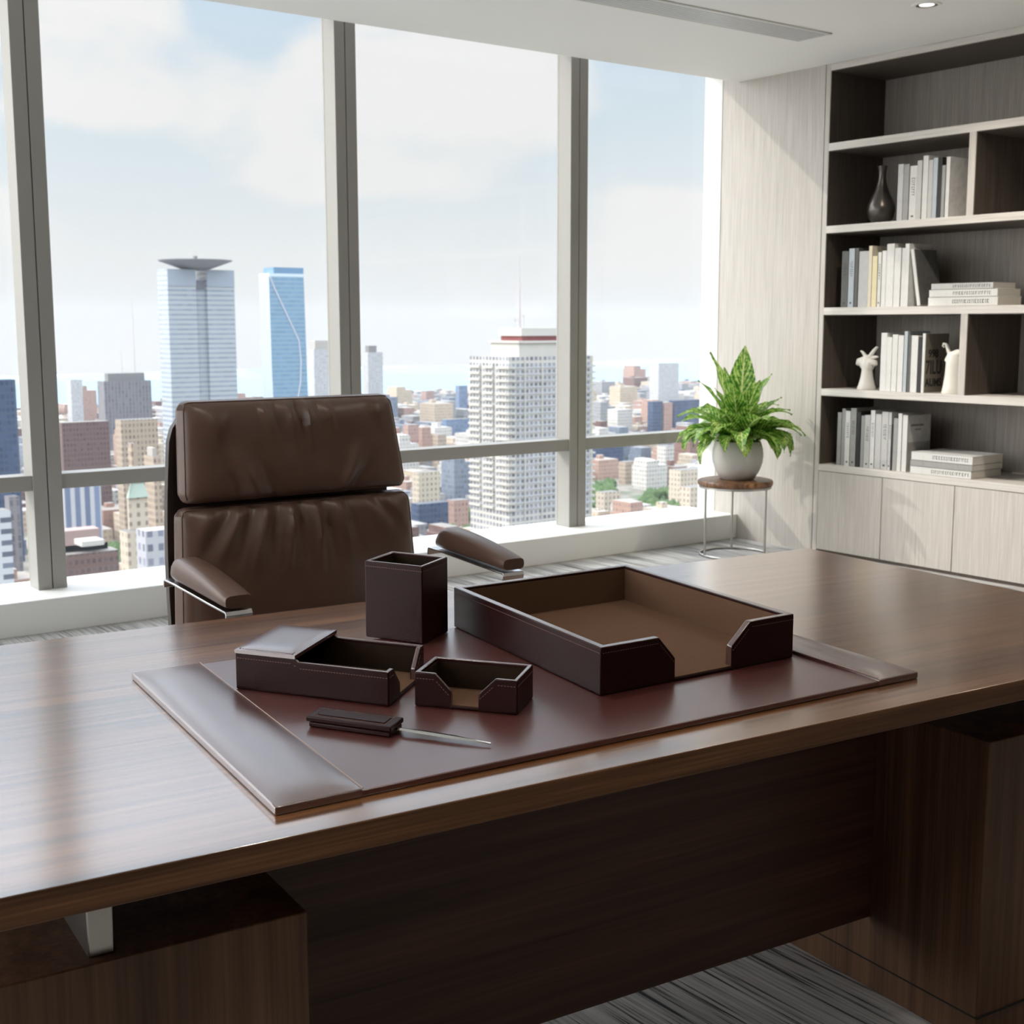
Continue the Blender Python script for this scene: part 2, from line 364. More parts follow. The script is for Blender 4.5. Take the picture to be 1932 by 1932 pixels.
# ---------------------------------------------------------------- books
def spine_mat(name, c, speck=.15):
    m, nt, p = new_mat(name); o = nt.obj()
    f = nt.noise(nt.mapping(o, (30,400,25)), 1, 3, .6)
    nt.l.new(nt.mix(nt.ramp(f, [(.35,(0,0,0,1)),(.6,(1,1,1,1))]), tuple(x*(1-speck) for x in c[:3])+(1,), c), p.inputs['Base Color'])
    p.inputs['Roughness'].default_value = .6; return m
BC = {'white': spine_mat('cloth_white', srgb(214,213,210)), 'pale': spine_mat('cloth_pale_grey', srgb(190,190,188)), 'mid': spine_mat('cloth_mid_grey', srgb(158,158,155), .25),
      'dark': spine_mat('cloth_dark_grey', srgb(92,92,90), .25), 'black': spine_mat('cloth_black', srgb(38,38,38)), 'cream': spine_mat('cloth_cream', srgb(226,216,192)),
      'yellow': spine_mat('cloth_pale_yellow', srgb(232,218,176)), 'blue': spine_mat('cloth_blue', srgb(64,100,140)), 'bluegrey': spine_mat('cloth_blue_grey', srgb(178,186,192))}
PAPER = mat('paper_edges', srgb(226,222,212), .9); INK = mat('print_ink', srgb(70,70,70), .8); INKD = mat('dark_print', srgb(30,28,25), .8)
COLW = {'white':'white','pale':'pale grey','mid':'mid grey','dark':'dark grey','black':'black','cream':'cream','yellow':'pale yellow','blue':'blue','bluegrey':'blue grey'}
ORD = ['first','second','third','fourth','fifth','sixth','seventh','eighth','ninth','tenth','eleventh','twelfth','thirteenth','fourteenth']
def book(t, h, d, c, label, group, loc, lettering=0, tilt=0, flat=False, cover=None, rotz=0):
    """local: spine at x=0 facing -x, depth +x, thickness along -y (0..-t), height z; flat: lying, spine along y"""
    b = thing('book', label, 'book', loc, rotz, group)
    if tilt: b.rotation_euler = (tilt, 0, 0)
    bt = .0022
    def put(mb, name, m, bev=0, par=b):
        if flat: mb.v = [(x, z, -y) for x, y, z in mb.v]    # thickness up, height along y
        return mb.build(name, m, par, bevel=bev)
    c1 = BC[c]
    put(MB().box(0,.003,-t,0,0,h).box(.0,d,-bt,0,0,h).box(0,d,-t,-t+bt,0,h), 'cover', [c1], .0008)
    put(MB().box(.003,d-.004,-t+bt,-bt,.003,h-.003), 'pages', PAPER)
    if lettering:
        mb = MB(); r = random.Random(int(loc[1]*1e4)+int(loc[2]*100)+len(label))
        z = h*(.78 if lettering == 1 else .64)
        n = 8 if lettering == 1 else 17
        for k in range(n):
            wl = r.uniform(.004,.010)*(1 if lettering == 1 else 1.35)
            if True:
                a = -t*.5-t*.2; bb = -t*.5+t*.2
                mb.box(-.0006,0,a,bb,z-wl*.28,z); mb.box(-.0006,0,a,a+t*.08,z-wl*.8,z); 
                if r.random() < .6: mb.box(-.0006,0,bb-t*.08,bb,z-wl*.8,z)
            z -= wl*1.15+.003
        if lettering == 1: pub = put(MB().box(-.0006,0,-t*.66,-t*.34,h*.06,h*.09), 'publisher_mark', INK)
        put(mb, 'spine_lettering', INK)
    if cover: cover(b, t, h, d)
    return b
XS = 6.165
def row(name, z, group, items, near, depth=.2):
    """items: (y_far_edge, y_near_edge, top z, colour, lettering); far edge first = leftmost in view"""
    n = len(items)
    for i, it in enumerate(items):
        ya, yb, zt, c, let = it[:5]
        t = ya-yb-.0012
        hgt = zt-z
        lab = '%s book, %s from left in the row %s' % (COLW[c], ORD[i], near)
        if i == n-1: lab = '%s book showing its cover, rightmost in the row %s' % (COLW[c], near)
        book(t, hgt, it[5] if len(it) > 5 else depth, c, lab, group, (XS+random.uniform(0,.006), ya, z), let, cover=it[6] if len(it) > 6 else None)
def yz(px, py, X=XS):
    d = CF*FPX + CR*(px-966) - CU*(py-966); t = (X-CAM.x)/d.x; p = CAM+d*t; return p.y, p.z
def mk(pxs, tops, cols, lets, z, base_py):
    out = []
    for i in range(len(cols)):
        ya = yz(pxs[i], base_py)[0]; yb = yz(pxs[i+1], base_py)[0]
        out.append((ya, yb, yz((pxs[i]+pxs[i+1])/2, tops[i])[1], cols[i], lets[i]))
    return out
# second niche, beside the vase
it = mk([1691,1702,1713,1727,1737,1748,1757,1766,1774,1781,1789], [310,310,313,303,294,302,298,297,312,296], ['pale','mid','white','pale','white','pale','bluegrey','black','mid','white'],
        [0,0,1,0,0,0,0,0,0,0], 1.92, 405)
it[-1] = it[-1]+(.19,)
row('n2', 1.9205, 'books beside the dark vase', it, 'beside the dark vase')
# third niche
def dark_side(b, t, h, d):
    MB().box(.004, d, -t-.0006, -t, .002, h-.002).build('side_cover', BC['dark'], b)
it = mk([1586,1599,1610,1617,1636,1643,1653,1660,1669,1684,1697,1704,1713], [474,469,468,474,464,483,476,473,460,468,468,460,460], ['dark','bluegrey','dark','pale','cream','yellow','white','white','white','white','white','white'],
        [1,1,0,0,0,0,1,0,0,0,0,0], 1.452, 570)
row('n3', 1.4525, 'books left of the leaning book', it, 'left of the leaning book')
y = yz(1737, 576)[0]
book(.022, yz(1717,470)[1]-1.4525, .2, 'white', 'white book leaning to the left with dark side cover showing', 'books on the third shelf', (XS, y+.024, 1.4548), 0, tilt=math.radians(-10.5), cover=dark_side)
def stack(items, z, group, where):
    names = ['lowest','middle','topmost']
    for i, (y0, y1, t, d, c, let, dx) in enumerate(items):
        book(t, y0-y1, d, c, '%s book lying flat, %s of the stack %s' % (COLW[c], names[i], where), group, (XS+dx, y1, z), let, flat=True)
        z += t+.0004
def stackfix(): pass
stack([(4.482,4.055,.047,.22,'white',2,0),(4.479,4.06,.040,.215,'white',2,.002),(4.470,4.09,.033,.21,'pale',2,.006)], 1.4525, 'books stacked beside the leaning book', 'beside the leaning book')
# fourth niche
def big_print(b, t, h, d):
    MB().box(.004, d, -t-.0006, -t, .002, h-.002).build('side_cover', mat('olive_grey_cover', srgb(104,98,86), .7), b)
    for (txt, size, x, z, sx) in (('998', .06, .03, h*.60, 1.0), ('7ILU', .105, .008, h*.32, .72), ('AUMS', .06, .008, h*.11, .95)):
        cu = bpy.data.curves.new('lettering_curve', 'FONT'); cu.body = txt; cu.size = size; cu.extrude = .0004; cu.offset = .002
        tmp = bpy.data.objects.new('lettering_curve', cu); COL.objects.link(tmp); me = bpy.data.meshes.new_from_object(tmp.evaluated_get(bpy.context.evaluated_depsgraph_get())); bpy.data.objects.remove(tmp)
        o = bpy.data.objects.new('cover_lettering', me); COL.objects.link(o); o.parent = b; me.materials.clear(); me.materials.append(INKD)
        o.location = (x, -t-.001, z); o.rotation_euler = (PI/2, 0, 0); o.scale = (sx, 1, 1)
it = mk([1658,1670,1680,1691,1702,1709,1716,1729,1736,1742], [628,636,631,633,625,632,633,636,629], ['white','white','white','white','bluegrey','dark','white','black','white'], [0]*9, .979, 735)
it[-1] = it[-1]+(.21, big_print)
row('n4', .9795, 'books between the two white figurines', it, 'between the two white figurines')
# fifth niche
def small_print(b, t, h, d):
    MB().box(.004, d, -t-.0006, -t, .002, h-.002).build('side_cover', BC['mid'], b)
    MB().box(.006, d-.002, -t-.001, -t-.0006, h*.52, h-.004).build('cover_band', BC['pale'], b)
    mb = MB(); x = .03
    for k in range(9): mb.box(x, x+.009, -t-.0014, -t-.001, h*.80, h*.80+random.uniform(.008,.013)); x += .013
    for k in range(4): mb.box(.07+k*.013, .078+k*.013, -t-.0014, -t-.001, h*.73, h*.73+.008)
    mb.build('cover_lettering', INK, b)
it = mk([1577,1585,1592,1602,1613,1621,1628,1639,1648,1660,1673,1679,1682,1691,1699,1709], [778,771,775,770,777,784,783,774,781,777,778,800,789,780,783], ['mid','mid','white','mid','black','mid','pale','white','pale','pale','pale','black','mid','white','white'],
        [0,0,1,1,0,0,1,1,0,1,1,0,0,0,0], .531, 880)
ORD.append('fifteenth')
it[-1] = it[-1]+(.21, small_print)
row('n5', .5315, 'books beside the low book stack', it, 'beside the stack on the bottom shelf')
stack([(4.545,4.155,.041,.28,'white',2,-.012),(4.545,4.150,.034,.285,'mid',0,-.012),(4.54,4.150,.046,.285,'white',2,-.012)], .5315, 'books stacked on the bottom shelf', 'on the bottom shelf')

# ---------------------------------------------------------------- vase and figurines
MB().lathe([(.030,0),(.045,.004),(.068,.035),(.080,.075),(.078,.105),(.060,.15),(.038,.195),(.024,.24),(.020,.275),(.023,.305),(.030,.328),(.027,.328),(.018,.28)], 40, cap1=False).build('vase', mat('dark_pewter', srgb(92,88,84), .28, .75), None, (6.30, 4.925, 1.9205), smooth=60)
tag(bpy.data.objects['vase'], 'dark pewter bottle vase with slender neck on the shelf', 'vase')
CER = mat('white_ceramic', srgb(216,212,204), .45)
def figurine_left():
    f = thing('figurine', 'white ceramic long-necked figurine with small horns, left of the book row', 'figurine', (6.24, 4.935, .9795), 0, 'white ceramic figurines')
    MB().lathe([(.052,0),(.055,.006),(.046,.03),(.036,.07),(.031,.11),(.034,.14),(.030,.165),(.012,.178)], 28).build('body', CER, f, smooth=60)
    hb = MB(); 
    hb.tube([(0,.012,.135),(0,.03,.165),(0,.058,.158),(0,.07,.142)], [.03,.034,.022,.012], 12)
    hb.tube([(0,-.01,.13),(0,-.03,.16),(0,-.052,.152),(0,-.06,.14)], [.03,.032,.02,.012], 12)
    hb.tube([(0,.0,.15),(0,0,.19),(0,0,.2)], [.034,.026,.012], 12)
    hb.build('head', CER, f, smooth=60)
    for pts, r in (([(0,.01,.185),(0,.035,.215),(0,.05,.222)], [.013,.008,.005]), ([(0,-.015,.185),(0,-.045,.225),(0,-.062,.243),(0,-.072,.244)], [.015,.011,.008,.004]), ([(0,-.02,.18),(0,-.055,.188),(0,-.075,.190)], [.012,.009,.005])):
        MB().tube(pts, r, 10).build('horn', CER, f, smooth=60)
    return f
figurine_left()
def figurine_right():
    f = thing('figurine', 'taller white ceramic figurine with curled horn beside the shelf divider', 'figurine', (6.235, 4.345, .9795), 0, 'white ceramic figurines')
    MB().lathe([(.062,0),(.064,.006),(.057,.04),(.050,.1),(.047,.15),(.046,.185),(.040,.2)], 28).build('body', CER, f, smooth=60)
    hb = MB(); hb.tube([(0,.02,.17),(0,.01,.2),(0,-.02,.215),(0,-.05,.23)], [.04,.036,.028,.014], 12); hb.build('head', CER, f, smooth=60)
    c = MB(); c.tube([(0,.02,.195),(0,.04,.225),(0,.05,.25),(0,.06,.268),(0,.075,.27),(0,.08,.258),(0,.07,.25)], [.015,.012,.010,.008,.007,.006,.004], 10); c.build('horn', CER, f, smooth=60)
    MB().tube([(0,-.02,.205),(0,-.045,.228),(0,-.07,.24)], [.012,.01,.004], 10).build('horn', CER, f, smooth=60)
figurine_right()

# ---------------------------------------------------------------- stool and plant
SX, SY, SH = 5.655, 5.40, .452
st = thing('side_table', 'small round wood-topped side table with thin steel legs under the plant', 'side table', (SX, SY, 0))
def slab_wood():
    m, nt, p = new_mat('rustic_wood'); o = nt.obj()
    f = nt.noise(nt.mapping(o, (4,22,4)), 2.2, 5, .62, 1.2)
    nt.l.new(nt.ramp(f, [(.32, srgb(48,30,20)), (.5, srgb(108,74,48)), (.68, srgb(158,116,78))]), p.inputs['Base Color'])
    p.inputs['Roughness'].default_value = .4; return m
MB().lathe([(.205,0),(.216,.003),(.22,.010),(.22,.026),(.216,.033),(.205,.036)], 56, (0,0,SH-.036)).build('tabletop', slab_wood(), st, smooth=40)
MB().lathe([(.20,0),(.212,0),(.212,.012),(.20,.012)], 56, (0,0,SH-.049), False, False).build('top_ring', STEEL, st, smooth=30)
for a in (48, 166, 286):
    x, y = .2*math.cos(math.radians(a)), .2*math.sin(math.radians(a))
    MB().tube([(x,y,.004),(x,y,SH-.045)], .0075, 12).build('leg', STEEL, st, smooth=60)
ring = [(.2*math.cos(2*PI*k/48), .2*math.sin(2*PI*k/48), .0075) for k in range(48)]
MB().tube(ring, .007, 10, True).build('base_ring', STEEL, st, smooth=60)

pl = thing('potted_plant', 'leafy green and yellow variegated plant in a pale grey round pot', 'plant', (SX+.015, SY, SH+.0005))
PH = .225
MB().lathe([(.085,0),(.098,.003),(.128,.05),(.146,.10),(.150,.14),(.146,.18),(.134,.222),(.129,.226),(.125,.222),(.135,.18),(.135,.17)], 48, cap1=False).build('pot', mat('stone_pot', srgb(196,193,189), .6, bump=(60,.05,.002)), pl, smooth=60)
MB().lathe([(.136,.19),(.05,.20)], 32, cap0=False).build('soil', mat('soil', srgb(58,44,34), .95, bump=(60,.8,.01)), pl)
def leaf_mat():
    m, nt, p = new_mat('variegated_leaf'); uv = nt.node('ShaderNodeTexCoord').outputs['UV']
    x, y, _ = nt.sep(uv)[:3]
    ax = nt.m('ABSOLUTE', nt.m('SUBTRACT', x, .5))
    w = nt.node('ShaderNodeTexWave', wave_type='BANDS', bands_direction='Y'); 
    cb = nt.node('ShaderNodeCombineXYZ'); nt.put(cb.inputs[1], nt.m('SUBTRACT', y, nt.m('MULTIPLY', ax, .45)))
    nt.put(w.inputs['Vector'], cb.outputs[0]); w.inputs['Scale'].default_value = 4.2; w.inputs['Distortion'].default_value = 2.5; w.inputs['Detail Scale'].default_value = 3
    n = nt.noise(nt.mapping(nt.obj(), (26,26,26)), 1.6, 4, .65)
    v = nt.m('ADD', nt.m('MULTIPLY', w.outputs[0], .22), nt.m('MULTIPLY', n, 1.1))
    mid = nt.m('LESS_THAN', ax, .035)
    v = nt.m('ADD', v, nt.m('MULTIPLY', mid, .35))
    c = nt.ramp(v, [(.45, srgb(46,98,28)), (.62, srgb(86,146,46)), (.80, srgb(186,210,112)), (1, srgb(224,232,164))])
    nt.l.new(c, p.inputs['Base Color']); p.inputs['Roughness'].default_value = .38
    out = nt.t.nodes['Material Output']; tl = nt.node('ShaderNodeBsdfTranslucent'); nt.l.new(c, tl.inputs[0])
    mx = nt.node('ShaderNodeMixShader'); mx.inputs[0].default_value = .38; nt.l.new(p.outputs[0], mx.inputs[1]); nt.l.new(tl.outputs[0], mx.inputs[2]); nt.l.new(mx.outputs[0], out.inputs[0])
    return m
def foliage():
    r = random.Random(11); mb = MB(); uvs = []
    specs = []
    def leaf(azd, length, rise, droop, width, base_z=.19, base_r=.02, twist=0):
        az = math.radians(azd); dr = Vector((math.cos(az), math.sin(az), 0)); side = Vector((-math.sin(az), math.cos(az), 0))
        nu, nv = 6, 12; p = Vector((0,0,base_z))+dr*base_r; ang = math.radians(rise); pts = []
        stepl = length/nv
        for j in range(nv+1):
            t = j/nv; pts.append((p.copy(), ang)); 
            a2 = math.radians(rise)-math.radians(droop)*t**1.6
            p = p+(dr*math.cos(a2)+Vector((0,0,1))*math.sin(a2))*stepl; ang = a2
        n0 = len(mb.v); vs = []
        for j, (q, a) in enumerate(pts):
            t = j/nv; nrm = -dr*math.sin(a)+Vector((0,0,1))*math.cos(a)
            st0 = .20
            w = .006 if t < st0*.7 else width*max(.02, math.sin(PI*((max(t,st0*.7)-st0*.7)/(1-st0*.7))**.8)**.85)
            tw = twist*t; sd = side*math.cos(tw)+nrm*math.sin(tw); nn = nrm*math.cos(tw)-side*math.sin(tw)
            for i in range(nu+1):
                s = i/nu*2-1
                vs.append(q+sd*(s*w)+nn*(abs(s)*w*.36+.007*math.sin(t*22+s*2)*abs(s))); uvs.append(((s+1)/2, t))
        k = nu+1
        mb.add(vs, [(j*k+i, j*k+i+1, (j+1)*k+i+1, (j+1)*k+i) for j in range(nv) for i in range(nu)])
    # upright crown, arching middle, hanging skirt
    leaf(30, .60, 84, 12, .088, twist=.25); leaf(112, .58, 80, 20, .05, twist=-.3); leaf(215, .42, 74, 40, .07); leaf(20, .42, 70, 40, .065)
    leaf(70, .50, 78, 30, .06, twist=.4); leaf(350, .48, 74, 32, .055); leaf(150, .46, 72, 36, .055); leaf(260, .44, 76, 30, .06, twist=-.4); leaf(200, .46, 78, 34, .05)
    leaf(330, .38, 62, 34, .05); leaf(165, .38, 76, 25, .05); leaf(250, .36, 68, 45, .065)
    for k in range(12): leaf(k*30+r.uniform(-9,9), r.uniform(.36,.46), r.uniform(50,66), r.uniform(70,105), r.uniform(.052,.07), .20, .03, r.uniform(-.6,.6))
    for k in range(13): leaf(k*27.7+14+r.uniform(-9,9), r.uniform(.34,.44), r.uniform(34,52), r.uniform(90,130), r.uniform(.052,.074), .20, .04, r.uniform(-.6,.6))
    for k in range(14): leaf(k*25.7+5+r.uniform(-8,8), r.uniform(.28,.38), r.uniform(26,46), r.uniform(110,150), r.uniform(.05,.068), .20, .06, r.uniform(-.5,.5))
    for k in range(9): leaf(k*40+22+r.uniform(-8,8), r.uniform(.27,.33), r.uniform(40,56), r.uniform(130,165), r.uniform(.045,.06), .20, .08, r.uniform(-.5,.5))
    o = mb.build('foliage', leaf_mat(), pl, smooth=60, uvs=uvs)
foliage()

# ---------------------------------------------------------------- desk (local x along its length, y towards the window)
DZ = .75; DO = (2.0, 1.25); DY = math.radians(-5.3)
dk = thing('desk', 'long walnut executive desk with a thick overhanging top', 'desk', (DO[0], DO[1], 0), DY)
UL, UR, VB = -1.86, .668, 1.19
dt = MB().box(UL, UR, 0, VB, DZ-.038, DZ); dt.mi = [1,0,1,1,1,1]; dt.build('desk_top', [WALNUT, WALNUT_E], dk, bevel=.0025, seg=3)
for (u0, u1) in ((UL+.05, -1.258), (.08, UR-.03)):
    p = MB().box(u0, u1, .102, 1.09, .0, .600).build('pedestal', WALNUT_V, dk, bevel=.002)
    MB().box(u0-.001, u1+.001, .099, .101, .058, .061).box(u0-.001, u0+.001, .1, 1.09, .058, .061).build('plinth_seam', GAP, p)
MB().box(-1.2575, .0795, .372, .395, .155, DZ-.039).build('modesty_panel', WALNUT_D, dk, bevel=.001)
for u in (-1.535, .40):
    for vv in (.118, .95):
        MB().box(u-.0, u+.032, vv, vv+.17, .600, DZ-.0385).build('standoff_bracket', STEEL, dk, bevel=.002)
MB().box(UL+.06, UR-.06, .42, .46, .64, DZ-.039).build('cross_rail', GAP, dk)

# ---------------------------------------------------------------- leather desk set
def frame2(ya, yb):
    """skewed local frame: x along A, y along B"""
    d = math.radians(yb-ya); return lambda x, y: (x-y*math.sin(d), y*math.cos(d))
def leather_box(name, label, O, z0, ya, yb, w, d, t, path, floor_t=.006, edge=.0028, stitch=.010, lining=None, suede=SUEDE, suede_w=None):
    """path: list of (u, v, height, nu, nv) outer ring points with inward normal; open ring if its ends differ"""
    fr = frame2(ya, yb); T = thing(name, label, name.split('_')[-1] if False else 'desk organizer', (O[0], O[1], z0), math.radians(ya))
    mb = MB(); mb.prism([fr(*p) for p in ((0,0),(w,0),(w,d),(0,d))], 0, floor_t)
    n = len(path); vs = []
    for (u, v, h, nu, nv) in path:
        iu, iv = u+nu*t, v+nv*t
        a = fr(u, v); b = fr(iu, iv)
        vs += [(a[0],a[1],0), (a[0],a[1],h), (b[0],b[1],h), (b[0],b[1],0)]
    fs = []
    for i in range(n-1):
        p, q = i*4, (i+1)*4
        fs += [(p,q,q+1,p+1), (p+1,q+1,q+2,p+2), (p+2,q+2,q+3,p+3), (p+3,q+3,q,p)]
    fs += [(0,1,2,3), ((n-1)*4+3,(n-1)*4+2,(n-1)*4+1,(n-1)*4)]
    mb.add(vs, fs)
    for i in range(n-1): mb.mi[6+i*4+1] = 1
    mb.build('body', [MAR, EDGE], T, bevel=edge, seg=3)
    # suede lining: floor and inner faces
    ln = MB(); wl = MB(); e = .0012; i0 = t+.0002
    c = [(i0, .0015),(w-i0,.0015),(w-i0,d-i0),(i0,d-i0)] if not lining else lining
    ln.prism([fr(*p) for p in c], floor_t, floor_t+e)
    for i in range(n-1):
        (u,v,h,nu,nv), (u2,v2,h2,nu2,nv2) = path[i], path[i+1]
        q = []
        for (uu,vv,hh,a,b) in ((u,v,h,nu,nv),(u2,v2,h2,nu2,nv2)):
            q.append((fr(uu+a*(t+e*.1), vv+b*(t+e*.1)), fr(uu+a*(t+e), vv+b*(t+e)), hh-.006))
        A, B = q
        if max(A[2],B[2]) < .02: continue
        wl.add([(*A[0],floor_t),(*B[0],floor_t),(*B[0],B[2]),(*A[0],A[2]),(*A[1],floor_t),(*B[1],floor_t),(*B[1],B[2]),(*A[1],A[2])],
               [(0,1,2,3),(7,6,5,4),(2,6,7,3),(0,4,5,1),(0,3,7,4),(1,5,6,2)])
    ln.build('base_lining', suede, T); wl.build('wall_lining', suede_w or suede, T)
    # stitching just below the rim
    sm = MB()
    for i in range(n-1):
        (u,v,h,nu,nv), (u2,v2,h2,nu2,nv2) = path[i], path[i+1]
        a = Vector((*fr(u,v), h-stitch)); b = Vector((*fr(u2,v2), h2-stitch)); L = (b-a).length
        if L < .008: continue
        tdir = (b-a)/L; cen = Vector((*fr(w/2,d/2),0)); out = tdir.cross(Vector((0,0,1)))
        if abs(out.length) < .1: continue
        out.normalize()
        if out.dot(a-cen) < 0: out = -out
        upv = out.cross(tdir)
        k = .004
        while k < L-.004:
            sm.obox(a+tdir*(k+.0015)+out*.0002, tdir*.0016, out*.0004, upv*.00045); k += .0052
    sm.build('stitching', THREAD, T)
    return T, fr
def ring_front_open(w, d, h, a0, a1, b0, b1, hl):
    """opening in the front wall (v=0): flat until a0, chamfer to a1 at height hl; resumes b1..b0"""
    return [(b1,0,.004,0,1),(b1,0,hl,0,1),(b0,0,h,0,1),(w,0,h,-1,1),(w,d,h,-1,-1),(0,d,h,1,-1),(0,0,h,1,1),(a0,0,h,0,1),(a1,0,hl,0,1),(a1,0,.004,0,1)]
ZP = DZ+.0098
w, d, h = .443, .562, .081
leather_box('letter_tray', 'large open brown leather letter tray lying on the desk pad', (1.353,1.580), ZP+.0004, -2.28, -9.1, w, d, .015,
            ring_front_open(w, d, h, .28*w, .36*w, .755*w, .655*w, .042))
w, d, h = .172, .1025, .055
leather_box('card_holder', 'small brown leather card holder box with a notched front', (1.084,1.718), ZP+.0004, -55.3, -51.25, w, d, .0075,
            ring_front_open(w, d, h, .20*w, .36*w, .79*w, .625*w, .028), suede=SUEDE, suede_w=SUEDE_SHADE)
# pen cup: closed square ring
w, d, h = .133, .115, .150
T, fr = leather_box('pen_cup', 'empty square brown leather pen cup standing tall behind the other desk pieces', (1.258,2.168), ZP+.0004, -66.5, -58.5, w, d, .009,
            [(0,0,h,1,1),(w,0,h,-1,1),(w,d,h,-1,-1),(0,d,h,1,-1),(0,0,h,1,1)], lining=[(.0095,.0095),(w-.0095,.0095),(w-.0095,d-.0095),(.0095,d-.0095)], suede=SUEDE_SHADE)
# memo box with a closed, padded lid over its left part
w, d, h, hl = .285, .187, .056, .067
pth = [(w,.74*d,.004,-1,0),(w,.74*d,.026,-1,0),(w,.90*d,h,-1,0),(w,d,h,-1,-1),(.42*w,d,h,0,-1),(.385*w,d,hl-.004,0,-1),(0,d,hl-.004,1,-1),(0,0,hl-.004,1,1),(.385*w,0,hl-.004,0,1),(.42*w,0,h,0,1),(w,0,h,-1,1),(w,.14*d,h,-1,0),(w,.30*d,.026,-1,0),(w,.30*d,.004,-1,0)]
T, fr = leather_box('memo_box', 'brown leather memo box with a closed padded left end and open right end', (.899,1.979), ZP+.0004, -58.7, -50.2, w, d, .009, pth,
            lining=[(.0095,.0095),(w-.001,.0095),(w-.001,d-.0095),(.0095,d-.0095)], suede=SUEDE, suede_w=SUEDE_SHADE)
lid = MB(); lw = .385*w
def lidf(s, t):
    u = -.0005+(lw+.0055)*s; v = -.0005+(d+.001)*t
    e = (1-abs(2*s-1)**6)*(1-abs(2*t-1)**6)
    x, y = fr(u, v); return (x, y, hl+.0035*e)
nU, nV = 14, 18
lid.grid(lidf, nU, nV)
base = len(lid.v); W = nU+1
lid.add([(x, y, hl-.006) for x, y, z in lid.v[:base]], [tuple(reversed((j*W+i, j*W+i+1, (j+1)*W+i+1, (j+1)*W+i))) for j in range(nV) for i in range(nU)])
bd = [i for i in range(W)] + [j*W+nU for j in range(1, nV+1)] + [nV*W+i for i in range(nU-1, -1, -1)] + [j*W for j in range(nV-1, 0, -1)]
lid.f += [(b2, b1, b1+base, b2+base)[::-1] for b1, b2 in zip(bd, bd[1:]+bd[:1])]; lid.mi += [0]*len(bd)
lid.build('lid', BANDM, T, smooth=50)
sm = MB(); 
for (p, q) in (((.006,.006),(lw-.002,.006)),((lw-.002,.006),(lw-.002,d-.006)),((.006,d-.006),(lw-.002,d-.006)),((.006,.006),(.006,d-.006))):
    a = Vector((*fr(*p), hl+.0009)); b = Vector((*fr(*q), hl+.0009)); L = (b-a).length; td = (b-a)/L; sd = td.cross(Vector((0,0,1))); k = .002
    while k < L: sm.obox(a+td*k, td*.0016, sd*.00045, (0,0,.0004)); k += .0052
sm.build('lid_stitching', THREAD, T)

# desk pad
PW, PD = 1.19, .738
pfr = frame2(-3.91, -7.2)
pad = thing('desk_pad', 'wide maroon leather desk pad with padded end bands under the desk set', 'desk pad', (.702, 1.443, DZ+.0003), math.radians(-3.91))
SWL, SWR = .122, .098
q = [pfr(*p) for p in ((SWL-.02,0),(PW-SWR+.02,0),(PW-SWR+.02,PD),(SWL-.02,PD))]
MB().prism(q, 0, .0095).build('mat', PADM, pad, bevel=.0025, seg=3)
def band(u0, u1, inner_right):
    mb = MB(); nU, nV = 14, 44
    def top(s, t):
        u = u0+(u1-u0)*s; v = -.001+(PD+.002)*t
        e = (1-abs(2*s-1)**3.2)*(1-abs(2*t-1)**14)
        si = s if inner_right else 1-s                 # 1 at the inner edge
        z = .0118+.0055*e
        if not inner_right: z += .0035*max(0, si-.55)/.45*min(1, 6*t)
        x, y = pfr(u, v); return (x, y, z)
    mb.grid(top, nU, nV); W = nU+1; base = len(mb.v)
    mb.add([(x, y, .0099 if ((0 < i%W < nU or (i%W == nU) == inner_right) and False) else (.0 if ((i%W == 0) == inner_right and (i%W in (0, nU))) else .0)) for i, (x, y, z) in enumerate(mb.v[:base])],
           [tuple(reversed((j*W+i, j*W+i+1, (j+1)*W+i+1, (j+1)*W+i))) for j in range(nV) for i in range(nU)])
    bd = [i for i in range(W)] + [j*W+nU for j in range(1, nV+1)] + [nV*W+i for i in range(nU-1, -1, -1)] + [j*W for j in range(nV-1, 0, -1)]
    mb.f += [(b1, b1+base, b2+base, b2) for b1, b2 in zip(bd, bd[1:]+bd[:1])]; mb.mi += [0]*len(bd)
    o = mb.build('end_band', BANDM, pad, bevel=.0022, seg=2)
    return o
band(0, SWL, True); band(PW-SWR, PW, False)
PIPM = mat('piping', srgb(176,150,140), .4)
for u, z in ((SWL+.0006, .0122), (PW-SWR-.0008, .0152)):
    MB().tube([(*pfr(u, 0), z), (*pfr(u, PD*.5), z+.0003), (*pfr(u, PD), z)], .0009, 6).build('band_piping', PIPM, pad)
